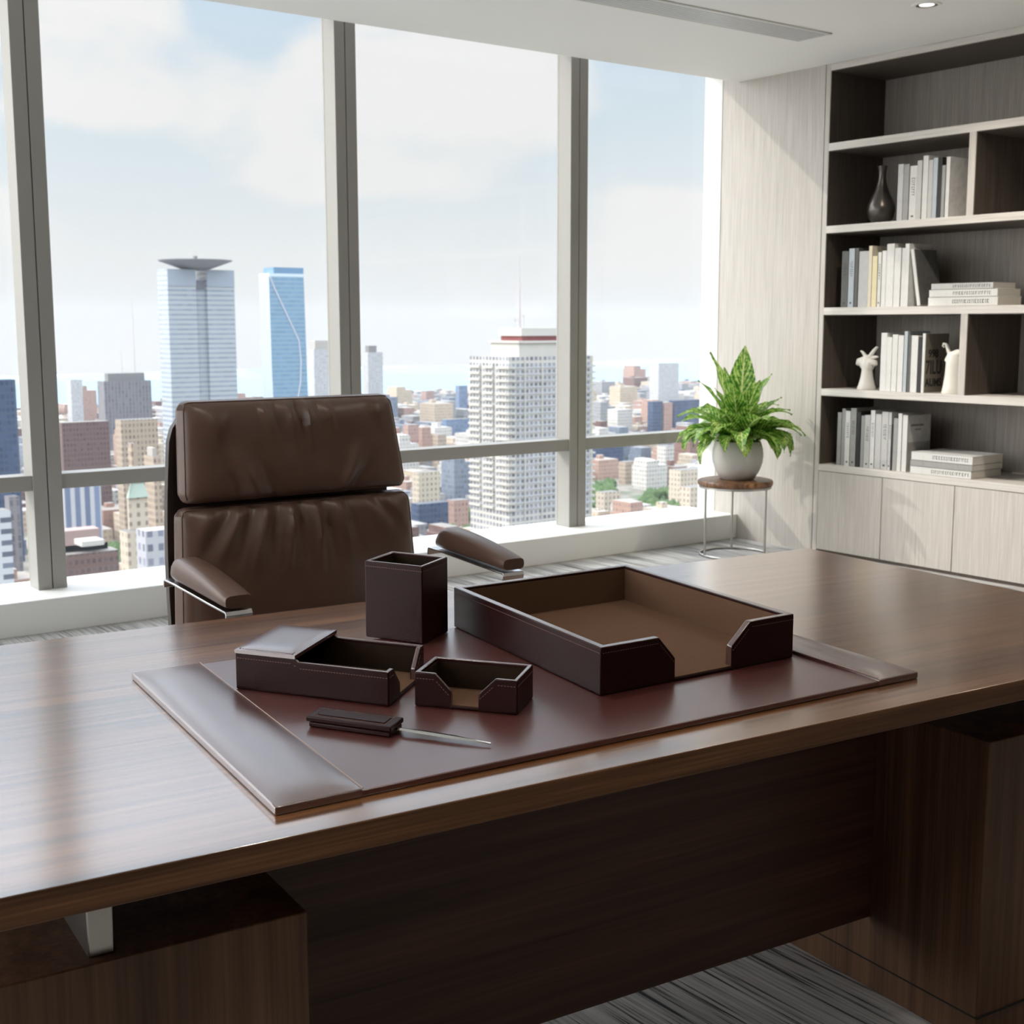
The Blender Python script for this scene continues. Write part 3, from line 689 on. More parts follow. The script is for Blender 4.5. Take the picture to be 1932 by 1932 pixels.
# letter opener
ya = -60.0
lo = thing('letter_opener', 'leather-handled letter opener with a pointed steel blade lying on the pad', 'letter opener', (.893, 1.722, ZP+.0006), math.radians(ya))
lfr = frame2(ya, -53)
W_, D_ = .145, .053
MB().prism([lfr(*p) for p in ((.004,.002),(W_-.002,.002),(W_-.002,D_-.002),(.004,D_-.002))], .0, .0075).build('handle_back', MAR, lo, bevel=.002)
MB().prism([lfr(*p) for p in ((0,0),(W_,0),(W_,D_),(0,D_))], .0085, .0165).build('handle', MAR, lo, bevel=.0022, seg=3)
MB().prism([lfr(*p) for p in ((.014,.013),(W_-.016,.013),(W_-.016,D_-.013),(.014,D_-.013))], .0165, .0178).build('handle_inlay', MAR, lo, bevel=.001)
sm = MB()
for (p, q) in (((.010,.009),(W_-.012,.009)),((W_-.012,.009),(W_-.012,D_-.009)),((.010,D_-.009),(W_-.012,D_-.009)),((.010,.009),(.010,D_-.009))):
    a = Vector((*lfr(*p), .0166)); b = Vector((*lfr(*q), .0166)); L = (b-a).length; td = (b-a)/L; sd = td.cross(Vector((0,0,1))); k = .002
    while k < L: sm.obox(a+td*k, td*.0016, sd*.0005, (0,0,.0005)); k += .005
sm.build('handle_stitching', THREAD, lo)
bm_ = MB(); cy = D_*.5; bx0 = W_-.012
prof = [(bx0,.006,.0065),(W_+.012,.0065,.0068),(W_+.045,.0085,.0066),(W_+.09,.0085,.0056),(W_+.125,.005,.0046),(W_+.152,.0006,.0036)]
vs = []; 
for (x, hw, z) in prof:
    x0, y0 = lfr(x, cy); x0 = x-(cy)*math.sin(math.radians(7)); y0 = cy*math.cos(math.radians(7))
    vs += [(x0, y0-hw, z), (x0, y0, z+.0014), (x0, y0+hw, z), (x0, y0, z-.0014)]
fs = []
for i in range(len(prof)-1):
    for k in range(4): fs.append((i*4+k, i*4+(k+1)%4, (i+1)*4+(k+1)%4, (i+1)*4+k))
bm_.add(vs, [tuple(reversed(f)) for f in fs]+[(0,1,2,3), (len(vs)-1,len(vs)-2,len(vs)-3,len(vs)-4)]).build('blade', mat('blade_steel', srgb(215,215,213), .16, 1), lo)

# ---------------------------------------------------------------- office chair (local: x across, -y towards the desk)
CX, CY = 1.684, 3.0
ch = thing('office_chair', 'high-backed brown leather executive chair behind the desk', 'chair', (CX, CY, 0), math.radians(0))
def sq(v, p): return math.copysign(abs(v)**p, v)
def cushion(name, z0, z1, hw0, hw1, yf0, yf1, thick, wr, nU=90, nV=60, pw=.16):
    """upholstered slab: rounded outline, bulged front with creases; lower edge z0/half width hw0/front yf0, upper edge ..1"""
    mb = MB()
    def pt(s, t, side):
        # rounded-rectangle outline
        a, b = 2*s-1, 2*t-1
        z = z0+(z1-z0)*t; hw = hw0+(hw1-hw0)*t; yf = yf0+(yf1-yf0)*t
        ex = 1-abs(a)**5; ez = 1-abs(b)**4
        rim = (max(0,1-abs(a)**26))**.5*(max(0,1-abs(b)**18))**.5
        cr = .028                                        # corner rounding
        dx = max(0, abs(a)*hw-(hw-cr)); dz = max(0, abs(b)*(z1-z0)/2-((z1-z0)/2-cr))
        k = 1.0
        if dx > 0 and dz > 0:
            r = math.hypot(dx, dz)
            m_ = max(dx, dz)
            k = m_/r if r > 0 else 1
        x = a*hw if dx == 0 else math.copysign((hw-cr)+dx*k, a)
        zz = z if dz == 0 else (z0+z1)/2+math.copysign(((z1-z0)/2-cr)+dz*k, b)
        y = yf+thick/2
        if side > 0: y -= thick/2*rim*.9+.026*ex*ez+wr(a, t)*1.8*rim
        else: y += thick/2*rim*.9
        return (x, y, zz)
    mb.grid(lambda s, t: pt(s, t, 1), nU, nV); n = len(mb.v)
    nb, mbv = 30, 20
    back = MB().grid(lambda s, t: pt(s, t, -1), nU, nV)
    mb.add(back.v, [tuple(reversed(f)) for f in back.f])
    W = nU+1
    bd = [i for i in range(W)] + [j*W+nU for j in range(1, nV+1)] + [nV*W+i for i in range(nU-1, -1, -1)] + [j*W for j in range(nV-1, 0, -1)]
    mb.f += [(b2, b1, b1+n, b2+n)[::-1] for b1, b2 in zip(bd, bd[1:]+bd[:1])]; mb.mi += [0]*len(bd)
    o = mb.build(name, CHAIR, ch, smooth=70)
    # piping along the rim
    rg = [(i, 1) for i in range(1, nU)] + [(nU-1, j) for j in range(2, nV)] + [(i, nV-1) for i in range(nU-2, 0, -1)] + [(1, j) for j in range(nV-2, 1, -1)]
    MB().tube([mb.v[j*W+i] for i, j in rg], .0021, 6, True).build('piping', CHAIR, o, smooth=80)
    return o
def ridge(a, t, a0, t0, a1, t1, wd, amp):
    """a crease: gaussian ridge along the line (a0,t0)-(a1,t1), fading to its end"""
    dx, dy = (a1-a0), (t1-t0)*.6; L2 = dx*dx+dy*dy
    k = ((a-a0)*dx+(t-t0)*.6*dy)/L2
    if k < -.25 or k > 1.15: return 0
    px, py = a0+dx*k-a, (t0-t)*.6+dy*k
    dd = px*px+py*py
    f = max(0, min(1, (k+.25)/.3))*max(0, min(1, (1.15-k)/.8))
    return amp*f*math.exp(-dd/(wd*wd))
UPC = [(-.32,.90,-.22,.48,.030,.006),(-.20,.93,-.12,.45,.026,-.006),(-.10,.93,-.05,.5,.024,.006),(.0,.95,.04,.55,.022,-.007),(.06,.95,.09,.5,.020,.007),(.18,.92,.22,.6,.03,-.006),(.28,.9,.30,.62,.03,.005),
       (-.55,.1,-.75,.5,.05,-.005),(-.40,.05,-.62,.5,.045,.006),(-.25,.05,-.42,.55,.04,-.006),(.35,.05,.55,.5,.045,.006),(.45,.05,.72,.42,.045,-.006),(-.7,.75,-.9,.95,.08,.006),(.75,.8,.9,.95,.08,.006),(.0,.78,.6,.86,.12,.006)]
LOC = [(-.78,.95,-.9,.78,.05,.006),(-.62,.95,-.86,.66,.035,-.006),(-.55,.95,-.74,.62,.035,.006),(-.42,.97,-.60,.58,.034,-.007),(-.33,.97,-.46,.55,.030,.008),(-.22,.97,-.32,.56,.03,-.008),(-.12,.97,-.18,.52,.028,.009),(-.02,.97,-.04,.54,.028,-.008),(.08,.97,.10,.5,.028,.009),(.18,.97,.24,.52,.028,-.008),(.28,.97,.36,.55,.03,.007),(.38,.97,.46,.6,.03,-.006),
       (.52,.97,.74,.78,.05,.006),(.62,.97,.86,.74,.04,-.006),(.72,.95,.9,.8,.04,.005)]
wru = lambda a, t: sum(ridge(a, t, *r) for r in UPC)
wrl = lambda a, t: sum(ridge(a, t, *r) for r in LOC)
cushion('headrest_cushion', .892, 1.160, .345, .322, .225, .272, .085, wru)
cushion('backrest_cushion', .50, .882, .375, .355, .205, .228, .085, wrl)
# curved shell behind
sh = MB()
def shell(s, t, off):
    z = .42+.70*t; hw = .365-.035*t; a = 2*s-1
    y = .315+.055*t+.035*math.sin(t*PI)-.03*a*a+off
    c = max(0, (t-.9)/.1); x = a*(hw-.03*c*c)
    return (x, y, z)
n1 = len(sh.grid(lambda s, t: shell(s, t, 0), 16, 20).v); b2 = MB().grid(lambda s, t: shell(s, t, .022), 16, 20); sh.add(b2.v, [tuple(reversed(f)) for f in b2.f])
W = 17; bd = [i for i in range(W)] + [j*W+16 for j in range(1, 21)] + [20*W+i for i in range(15, -1, -1)] + [j*W for j in range(19, 0, -1)]
sh.f += [(p2, p1, p1+n1, p2+n1)[::-1] for p1, p2 in zip(bd, bd[1:]+bd[:1])]; sh.mi += [0]*len(bd)
sh.build('backrest_shell', CHAIR_D, ch, smooth=50)
# seat
se = MB()
def seatf(s, t, side):
    a, b = 2*s-1, 2*t-1
    rim = max(0, 1-abs(a)**8)**.5*max(0, 1-abs(b)**8)**.5
    return (a*.31, -.06+b*.275, .47+side*.055*rim+(.02*(1-a*a)*(1-b*b) if side > 0 else 0))
n1 = len(se.grid(lambda s, t: seatf(s, t, 1), 24, 24).v); b2 = MB().grid(lambda s, t: seatf(s, t, -1), 24, 24); se.add(b2.v, [tuple(reversed(f)) for f in b2.f])
se.build('seat', CHAIR, ch, smooth=70)
# armrests
for sx in (-1, 1):
    X0 = sx*.400; hw = .037
    pm = MB(); nL, nR = 22, 16; vs = []
    for i in range(nL+1):
        t = i/nL; y = -.205+.345*t
        zb = .703+.020*t
        hgt = (.033+.030*math.sin(PI*min(1, t*1.02)*.62))*(1 if t < .85 else 1-((t-.85)/.15)**2*.55)
        sc = .93 if i in (0, nL) else (1.0 if 1 < i < nL-1 else .985)
        wz = (1-.25*max(0,(t-.8)/.2)**2)*sc
        for k in range(nR):
            th = 2*PI*k/nR; cx, cz = sq(math.cos(th), .5), sq(math.sin(th), .62)
            vs.append((X0+cx*hw*wz, y, zb+hgt/2+cz*hgt/2*sc))
    fs = [(i*nR+k, i*nR+(k+1)%nR, (i+1)*nR+(k+1)%nR, (i+1)*nR+k) for i in range(nL) for k in range(nR)]
    fs = [tuple(reversed(f)) for f in fs]
    pm.add(vs, fs+[tuple(range(nR)), tuple(nL*nR+k for k in range(nR-1,-1,-1))])
    arm = pm.build('armrest', CHAIR, ch, smooth=55)
    # flat chrome bar following the underside, folding down at the front and hooking at the back
    line = [(-.155,.47),(-.185,.62),(-.206,.688),(-.200,.698),(-.10,.7035),(.0,.7105),(.10,.717),(.165,.7195),(.170,.714),(.171,.697)]
    fb = MB(); th = .005; n = len(line); vs = []
    for i, (y, z) in enumerate(line):
        a = Vector(line[max(i-1,0)]); b = Vector(line[min(i+1,n-1)]); t = (b-a).normalized(); nx = Vector((-t.y, t.x))
        for (xx, k) in ((-.034,0),(.034,0),(.034,-1),(-.034,-1)):
            vs.append((X0+xx, y+nx.x*th*k, z+nx.y*th*k))
    fs = [(i*4+k, i*4+(k+1)%4, (i+1)*4+(k+1)%4, (i+1)*4+k) for i in range(n-1) for k in range(4)]
    fb.add(vs, [tuple(reversed(f)) for f in fs]+[(0,1,2,3),(n*4-1,n*4-2,n*4-3,n*4-4)])
    fb.build('armrest_frame', CHROME, ch, bevel=.001)
    MB().box(X0-.034-(.1 if sx > 0 else 0), X0+.034+(.1 if sx < 0 else 0), -.16, -.10, .462, .472).build('armrest_bracket', CHROME, ch, bevel=.001)
# column, star base and casters
MB().lathe([(.03,.10),(.03,.26),(.022,.262),(.022,.42)], 24).build('gas_column', CHROME, ch, smooth=40)
for k in range(5):
    a = 2*PI*k/5+.3; c, s = math.cos(a), math.sin(a)
    leg = MB().tube([(0,0,.115),(c*.15,s*.15,.105),(c*.30,s*.30,.075)], [.028,.022,.016], 10).build('base_leg', CHROME, ch, smooth=60)
    MB().tube([(c*.30-s*.022,s*.30+c*.022,.03),(c*.30+s*.022,s*.30-c*.022,.03)], .029, 18).build('caster', GAP, leg, smooth=40)
MB().box(-.1,.1,-.12,.12,.405,.425).build('seat_plate', GAP, ch)
MB().box(-.05,.05,.1,.37,.40,.42).build('back_bracket', CHROME, ch)

# ---------------------------------------------------------------- the city far below (metres; streets lie at ZG)
ZG = -122.0; CITY = .64
def facade(name, wall, win, fh, bw, wf=.55, hf=.6, roof=None, vary=.0, rough=.6, band=False, wall2=None, jitter=.5):
    """window grid: fh storey height, bw bay width, wf / hf window share of bay and storey"""
    m, nt, p = new_mat(name); o = nt.obj(); x, y, z = nt.sep(o)[:3]
    ge = nt.node('ShaderNodeNewGeometry'); nx, ny, nz = nt.sep(ge.outputs['Normal'])[:3]
    wall, win, wall2, roof = [None if c is None else tuple(v*CITY for v in c[:3])+(1,) for c in (wall, win, wall2, roof or srgb(150,146,140))]
    win = tuple(a*.86+b*.14 for a, b in zip(win[:3], wall[:3]))+(1,)
    isx = nt.m('GREATER_THAN', nt.m('ABSOLUTE', nx), .6)
    u = nt.m('ADD', nt.m('MULTIPLY', y, isx), nt.m('MULTIPLY', x, nt.m('SUBTRACT', 1, isx)))
    us = nt.m('DIVIDE', u, bw); zs = nt.m('DIVIDE', z, fh)
    fu = nt.m('FRACT', us); fz = nt.m('FRACT', zs)
    wv = nt.m('LESS_THAN', nt.m('ABSOLUTE', nt.m('SUBTRACT', fz, .5)), hf/2)
    if not band: wv = nt.m('MULTIPLY', wv, nt.m('LESS_THAN', nt.m('ABSOLUTE', nt.m('SUBTRACT', fu, .5)), wf/2))
    cb = nt.node('ShaderNodeCombineXYZ'); nt.put(cb.inputs[0], nt.m('FLOOR', us)); nt.put(cb.inputs[1], nt.m('FLOOR', zs))
    wn = nt.node('ShaderNodeTexWhiteNoise', noise_dimensions='2D'); nt.put(wn.inputs['Vector'], cb.outputs[0])
    wincol = nt.mix(nt.m('MULTIPLY', wn.outputs[0], .15 if band else jitter), win, tuple(min(1, c*2.6+.03) for c in win[:3])+(1,))
    wc = wall
    if vary:
        oi = nt.node('ShaderNodeObjectInfo')
        wc = nt.ramp(oi.outputs['Random'], [(0, wall), (.5, wall2 or wall), (1, tuple(min(1, c*(1+vary)) for c in wall[:3])+(1,))])
    c = nt.mix(wv, wc, wincol)
    up = nt.m('GREATER_THAN', nz, .6)
    rf = nt.noise(o, .12, 3)
    rc = roof
    c = nt.mix(up, c, nt.mix(rf, tuple(v*.75 for v in rc[:3])+(1,), rc))
    nt.l.new(c, p.inputs['Base Color'])
    p.inputs['Specular IOR Level'].default_value = .3
    nt.put(p.inputs['Roughness'], nt.m('SUBTRACT', rough, nt.m('MULTIPLY', wv, .25))); return m
foot = []
def bld(name, label, xl, xc, xr, top, Y, mat_, cat='building', base=ZG, build=True):
    """a block whose near face spans columns xc..xr at distance Y and whose sunny left face spans xl..xc"""
    X0, _ = sight(xc, Y, top); X1, zt = sight(xr, Y, top); zt = sight(xc, Y, top)[1]
    d = None; lo, hi = 1, 200                      # depth of the block from the width of its left face
    def colx(X, Yq):
        v = Vector((X, Yq, zt))-CAM; return 966+FPX*v.dot(CR)/v.dot(CF)
    for _ in range(40):
        md = (lo+hi)/2
        if colx(X0, Y+md) > xl: lo = md
        else: hi = md
    d = max(8, lo if xl < xc else 25)
    foot.append((X0-6, X1+6, Y-6, Y+d+6))
    t = thing(name, label, cat, ((X0+X1)/2, Y, base))
    w = (X1-X0)/2; H = zt-base
    if build: MB().box(-w, w, 0, d, 0, H).build('tower_block' if H > 60 else 'block', mat_, t)
    return t, w, d, H
def roofbox(t, x0, x1, y0, y1, z0, z1, m, name='roof_house'): return MB().box(x0, x1, y0, y1, z0, z1).build(name, m, t)
PLAIN = mat('pale_concrete', srgb(162,157,149), .8); GREYC = mat('grey_concrete', srgb(118,116,115), .8); WHITEC = mat('white_render', srgb(180,177,169), .7); RED = mat('red_band', srgb(120,52,50), .7)
DKROOF = mat('dark_roof', srgb(92,92,98), .8); MAST = mat('mast_paint', srgb(178,170,170), .6)
F = facade
# hero towers ------------------------------------------------------------
m1 = F('banded_glass', srgb(200,206,212), srgb(150,164,178), 2.9, 3.2, .8, .42, srgb(170,176,182), band=True, rough=.45)
t, w, d, H = bld('skyscraper', 'tall pale banded glass skyscraper with a saucer-shaped roof crown, behind the chair', 296, 315, 441, 507, 760, m1, 'skyscraper', build=False)
sl_ = w*2*.165/2; sc = w*.0
MB().box(-w, -sl_, 0, d, 0, H).box(sl_, w, 0, d, 0, H).box(-sl_, sl_, 2.5, d, 0, H-6).build('tower_block', m1, t)
MB().box(-w, -sl_, -.4, 0, H-10, H-.5).box(sl_, w, -.4, 0, H-10, H-.5).build('top_band', mat('glass_parapet', srgb(146,156,168), .5), t)
MB().box(-sl_*.8, sl_*.8, 2.1, 2.5, H-12, H-6.5).build('slot_sign', mat('grey_louvre', srgb(112,112,120), .7), t)
cr = MB().lathe([(w*.34,0),(w*.55,1.6),(w*1.02,5.2),(w*1.04,5.8),(w*.9,5.8),(w*.3,4.6)], 40, (0,d*.5,H)); cr.build('roof_crown', mat('crown_metal', srgb(150,152,158), .5), t, smooth=30)
MB().box(-1, 1, d*.5-1, d*.5+1, H+4, H+8.4).build('crown_mast', GREYC, t)
# blue faceted tower
t, w, d, H = bld('skyscraper', 'blue glass skyscraper with a bent diagonal seam, beside the banded tower', 489, 508, 575, 512, 1000, None, 'skyscraper', build=False)
m2 = F('blue_glass', srgb(150,182,204), srgb(120,160,190), 3.6, 3.0, .8, .55, srgb(120,140,160), band=True, rough=.35)
m2b = mat('pale_glass_facet', srgb(158,170,176), .4); m2c = mat('seam_metal', srgb(196,196,204), .5)
WX = 2*w; Lx = -w
MB().add([(-w+2,0,0),(w+1.5,0,0),(w+1.5,d,0),(-w+2,d,0),(-w,0,H*.52),(w,0,H*.52),(w,d,H*.52),(-w,d,H*.52),(-w-.5,0,H-4),(w-1.2,0,H-4),(w-1.2,d,H-4),(-w-.5,d,H-4)],
  [(3,2,1,0),(0,1,5,4),(1,2,6,5),(2,3,7,6),(4,5,9,8),(5,6,10,9),(6,7,11,10),(8,9,10,11)]).build('tower_block', m2, t)
MB().add([(-w+2,0,0),(-w+2,d,0),(-w,d,H*.52),(-w,0,H*.52),(-w-.5,d,H-4),(-w-.5,0,H-4),(-w-1.2,d,H-4),(-w-1.0,d,H*.5),(-w+.5,d,0)],[(0,3,2,1),(3,5,4,2)]).build('side_facet', m2b, t)
MB().box(-w-.3, w-1.2, 0, d, H-4, H-1.5).build('louvre_band', mat('pale_band', srgb(190,204,214), .5), t)
MB().box(-w+4, w-1.2, 0, d, H-1.5, H+3.5).build('roof_screen', mat('blue_screen', srgb(92,128,160), .5), t)
seam = [(-w+.5,H-4),(-w+4,H-13),(w-7,H*.66),(w-5.5,H*.56),(w-6.5,H*.45),(w-14,H*.24),(w-18,H*.16)]
MB().tube([(x,-.2,z) for x, z in seam], .55, 6).build('diagonal_seam', m2c, t)
# white residential tower
m3 = F('white_flats', srgb(222,218,210), srgb(70,80,96), 2.95, 2.6, .66, .56, srgb(200,196,188), rough=.6, jitter=.9)
t, w, d, H = bld('apartment_tower', 'white balconied apartment tower with a roof antenna, right of the chair', 886, 960, 1118, 674, 480, m3, 'apartment tower')
for zz in range(1, int(H/2.95)):
    if zz*2.95 < H-95: continue
    pass
bal = MB(); balw = MB()
for k in range(int((H-70)/2.95), int(H/2.95)):
    z = k*2.95
    bal.box(-w-1.3, -w, .5, d*.28, z, z+1.0).box(-w-1.3, -w, d*.36, d*.62, z, z+1.0).box(-w-1.3, -w, d*.7, d-.5, z, z+1.0)
    bal.box(-w-1.3, -w+3.2, -1.1, .0, z, z+1.0).box(w, w+1.5, -.8, d*.6, z, z+.9)
    balw.box(-w+4, w-.4, -.35, 0, z, z+.75)
bal.build('balconies', WHITEC, t); balw.build('floor_bands', mat('pale_spandrel', srgb(166,168,172), .7), t)
pi = MB()
for k in range(5): x = -w+9+k*(2*w-9.5)/4; pi.box(x-.35, x+.35, -.6, 0, max(0, H-75), H)
pi.build('piers', WHITEC, t)
MB().box(-w+8, w-6, 3, d-6, H, H+6.2).build('upper_storey', WHITEC, t); MB().box(-w+7, w-5, 2, d-5, H+6.2, H+7.2).build('cornice', WHITEC, t)
MB().box(-w+11.4, w-9.4, 5.4, d-9.4, H+7.2, H+9.4).build('red_band', RED, t); MB().box(-w+10.4, w-8.4, 4.4, d-8.4, H+9.4, H+13).build('penthouse', WHITEC, t)
mx_ = sight(980, 480+10, 620)[0]-(sight(960,480,674)[0]+sight(1118,480,674)[0])/2
ms = MB().tube([(mx_,10,H+13),(mx_,10,H+22),(mx_,10,H+33),(mx_,10,H+46)], [.8,.55,.35,.08], 8)
ms.tube([(mx_-2.2,10,H+15),(mx_-2.2,10,H+17.5)], .18, 6).tube([(mx_+2.6,10,H+13),(mx_+2.6,10,H+19)], .2, 6).tube([(mx_-3.2,10,H+16.6),(mx_+1,10,H+16.6)], .14, 6).tube([(mx_+1.2,10,H+18.6),(mx_+3,10,H+18.6)], .14, 6)
ms.build('antenna', MAST, t, smooth=60)
# the other buildings one can tell apart
tan = F('tan_brick', srgb(200,182,160), srgb(112,98,92), 3.2, 2.2, .5, .55); greyb = F('grey_piers', srgb(150,146,148), srgb(92,92,100), 3.4, 3.0, .45, .85, srgb(120,118,118))
brown = F('brown_brick', srgb(132,106,100), srgb(74,62,66), 3.0, 2.0, .55, .5, srgb(170,164,156)); navy = F('navy_glass', srgb(76,92,120), srgb(54,70,100), 3.4, 2.4, .7, .6, srgb(80,92,110), rough=.4)
pink = F('pink_brick', srgb(200,164,150), srgb(128,112,112), 3.1, 2.6, .5, .5); cream = F('cream_stone', srgb(226,212,192), srgb(128,116,104), 3.4, 3.2, .4, .5)
white = F('white_stone', srgb(226,222,212), srgb(120,122,128), 3.3, 3.0, .5, .5); bluewin = F('blue_striped', srgb(214,216,220), srgb(84,104,140), 30, 4.2, .55, .92, srgb(190,186,180)); 
paleb = F('pale_panel', srgb(206,206,206), srgb(160,164,172), 3.2, 2.4, .55, .5); bgrey = F('blue_grey_glass', srgb(128,146,172), srgb(98,118,150), 3.4, 2.6, .7, .6)
dots = F('punched_grey', srgb(202,202,208), srgb(92,96,116), 4.6, 3.6, .5, .5, srgb(206,198,188)); apt = F('white_grid', srgb(222,224,230), srgb(54,66,92), 3.6, 7.0, .66, .45)
B = lambda *a, **k: bld(*a, **k)
B('office_tower', 'dark navy glass tower at the left edge of the left window pane', -60, -50, 29, 718, 700, navy)
B('apartment_block', 'white block with rows of dark windows at the lower left window corner', -40, -36, 20, 968, 420, apt)
B('office_block', 'violet grey block behind the white one at the lower left corner', 14, 17, 37, 938, 640, greyb)
B('apartment_tower', 'narrow pale apartment tower by the water, right of the left mullion', 125, 133, 155, 717, 1500, paleb)
t, w, d, H = B('office_tower', 'grey tower with vertical ribs, left of the banded skyscraper', 183, 196, 285, 720, 1100, greyb)
roofbox(t, -w*.75, w*.8, 4, d-4, H, H+6.5, GREYC); MB().tube([(w*.45,d*.4,H+6),(w*.45,d*.4,H+40),(w*.45,d*.4,H+68)], [.5,.3,.1], 6).tube([(-w*.1,d*.4,H+6),(-w*.1,d*.4,H+26)], [.35,.1], 6).build('antenna', MAST, t)
B('office_block', 'wide dark plum brick block with a flat roof, left of the banded skyscraper', 112, 116, 206, 798, 780, brown)
B('apartment_block', 'tan brick block with a sunlit edge in front of the banded skyscraper', 217, 228, 297, 793, 700, tan)
B('office_block', 'blue and white striped office block below the rail left of the chair', 117, 119, 190, 921, 560, bluewin)
B('office_block', 'plain pinkish block under the striped office block', 117, 119, 188, 1003, 500, mat('pink_stucco', srgb(156,134,128), .8))
t, w, d, H = B('apartment_block', 'low brown brick block with a pale roof beside the left mullion foot', 116, 118, 224, 1048, 440, brown); roofbox(t, -w, w*.8, 5, d-3, H, H+2.2, PLAIN); roofbox(t, -w*.3, w*.5, 8, d-8, H+2.2, H+4, WHITEC)
t, w, d, H = B('apartment_tower', 'slim tan tower just left of the chair back', 271, 289, 303, 862, 600, tan); roofbox(t, -w*.5, w*.4, 3, 10, H, H+4, PLAIN)
t, w, d, H = B('office_block', 'cream stepped block with a pale green roof left of the chair back', 232, 240, 292, 1005, 470, cream)
MB().box(-w*.4, w*1.0, 6, d*.9, H, H+12).build('upper_block', cream, t); MB().add([(-w*.45,5,H+12),(w*1.05,5,H+12),(w*1.05,d*.92,H+12),(-w*.45,d*.92,H+12),(0,8,H+20),(w*.7,8,H+20),(w*.7,d*.8,H+20),(0,d*.8,H+20)],[(0,1,5,4),(1,2,6,5),(2,3,7,6),(3,0,4,7),(4,5,6,7)]).build('green_roof', mat('verdigris', srgb(150,164,152), .7), t); MB().box(w*.2, w*.5, 9, 13, H+20, H+32).build('chimney', tan, t)
B('office_block', 'grey block with a grid of small punched windows behind the left armrest', 262, 274, 352, 1003, 400, dots)
t, w, d, H = B('apartment_tower', 'slim cream-edged tower just left of the middle mullion', 580, 592, 626, 659, 1300, paleb); roofbox(t, -w*.75, w*.75, 2, d-2, H, H+9.5, PLAIN, 'top_storeys')
t, w, d, H = B('apartment_tower', 'slim grey tower just right of the middle mullion', 684, 694, 722, 665, 1300, paleb); roofbox(t, -w*.75, w*.3, 2, d-2, H, H+7.5, GREYC, 'top_storeys')
B('apartment_tower', 'pale pink tower pair by the water right of the chair top', 795, 804, 819, 738, 1650, pink)
B('apartment_tower', 'slim blue grey tower left of the white apartment tower', 863, 866, 882, 728, 1450, bgrey)
B('office_block', 'pink block with dark blue shaded side, right of the chair top', 766, 770, 790, 802, 900, pink)
B('office_block', 'blue glass slab left of the white apartment tower', 838, 842, 886, 792, 1050, bgrey)
B('office_block', 'orange tan block below the blue slab', 817, 826, 842, 820, 880, tan)
B('office_block', 'dark flat-roofed slab beside the park, right of the chair back', 786, 790, 846, 952, 600, navy)
B('apartment_block', 'pale cream block above the dark flat slab, right of the chair back', 778, 790, 830, 892, 700, cream)
B('apartment_block', 'pink brown block left of the foot of the white apartment tower', 850, 856, 884, 945, 640, pink)
B('apartment_tower', 'pink striped tower on the far shore right of the third mullion', 1154, 1162, 1186, 729, 1650, pink)
t, w, d, H = B('office_tower', 'wide pale grey tower on the skyline left of the plant', 1226, 1243, 1281, 686, 1400, paleb)
B('office_block', 'navy glass block with a reddish middle strip left of the plant', 1228, 1232, 1250, 758, 1000, navy)
B('office_block', 'reddish strip block between the two navy blocks', 1252, 1253, 1269, 760, 1000, pink)
B('office_block', 'wide navy block directly behind the left plant leaves', 1270, 1272, 1324, 756, 1000, navy)
B('office_block', 'navy block just under the rail right of the third mullion', 1122, 1126, 1176, 846, 840, navy)
B('apartment_tower', 'reddish tan tower below the rail left of the plant stand', 1168, 1180, 1202, 872, 760, tan)
B('apartment_block', 'white sunlit block below the rail, left of the plant pot', 1240, 1256, 1272, 842, 780, white)
B('apartment_block', 'cream block with square windows beside the plant pot', 1262, 1284, 1335, 888, 640, cream)
B('apartment_block', 'cream block with dark windows at the foot of the white jamb', 1283, 1302, 1346, 920, 560, cream)
B('apartment_block', 'beige block at the foot of the third mullion on its right', 1128, 1140, 1170, 930, 600, cream)

# ground, water, far shore
def ground_mat():
    m, nt, p = new_mat('city_ground'); o = nt.obj()
    f = nt.noise(o, .012, 5); g = nt.noise(o, .06, 3)
    c = nt.ramp(nt.m('ADD', nt.m('MULTIPLY', f, .6), nt.m('MULTIPLY', g, .4)), [(.38, srgb(70,94,54)), (.46, srgb(108,106,92)), (.55, srgb(136,130,120)), (.68, srgb(160,152,140))])
    nt.l.new(c, p.inputs['Base Color']); p.inputs['Roughness'].default_value = .9; return m
g = MB().box(-1500, 4500, 200, 1850, ZG-5, ZG).build('ground', ground_mat()); g['kind'] = 'structure'
wm = mat('sea_water', srgb(128,158,178), .7, 0, .08); g = MB().box(-2500, 6500, 1850, 2900, ZG-6, ZG-1).build('water', wm); tag(g, 'pale blue bay water on the horizon', 'water', kind='stuff')
def shore():
    r = random.Random(3); n = 160; vs = []; fs = []
    for i in range(n+1):
        x = -2500+9000*i/n; h = 6+9*abs(math.sin(i*.37+1))*abs(math.sin(i*.11))+3*r.random()
        vs += [(x,2880,ZG-2),(x,2920,ZG+h),(x,3150,ZG+h*.6)]
    for i in range(n): a, b = i*3, i*3+3; fs += [(a,b,b+1,a+1),(a+1,b+1,b+2,a+2)]
    return MB().add(vs, fs)
g = shore().build('far_shore', mat('far_land', srgb(138,160,160), .9, var=(.01,.3))); g['kind'] = 'structure'
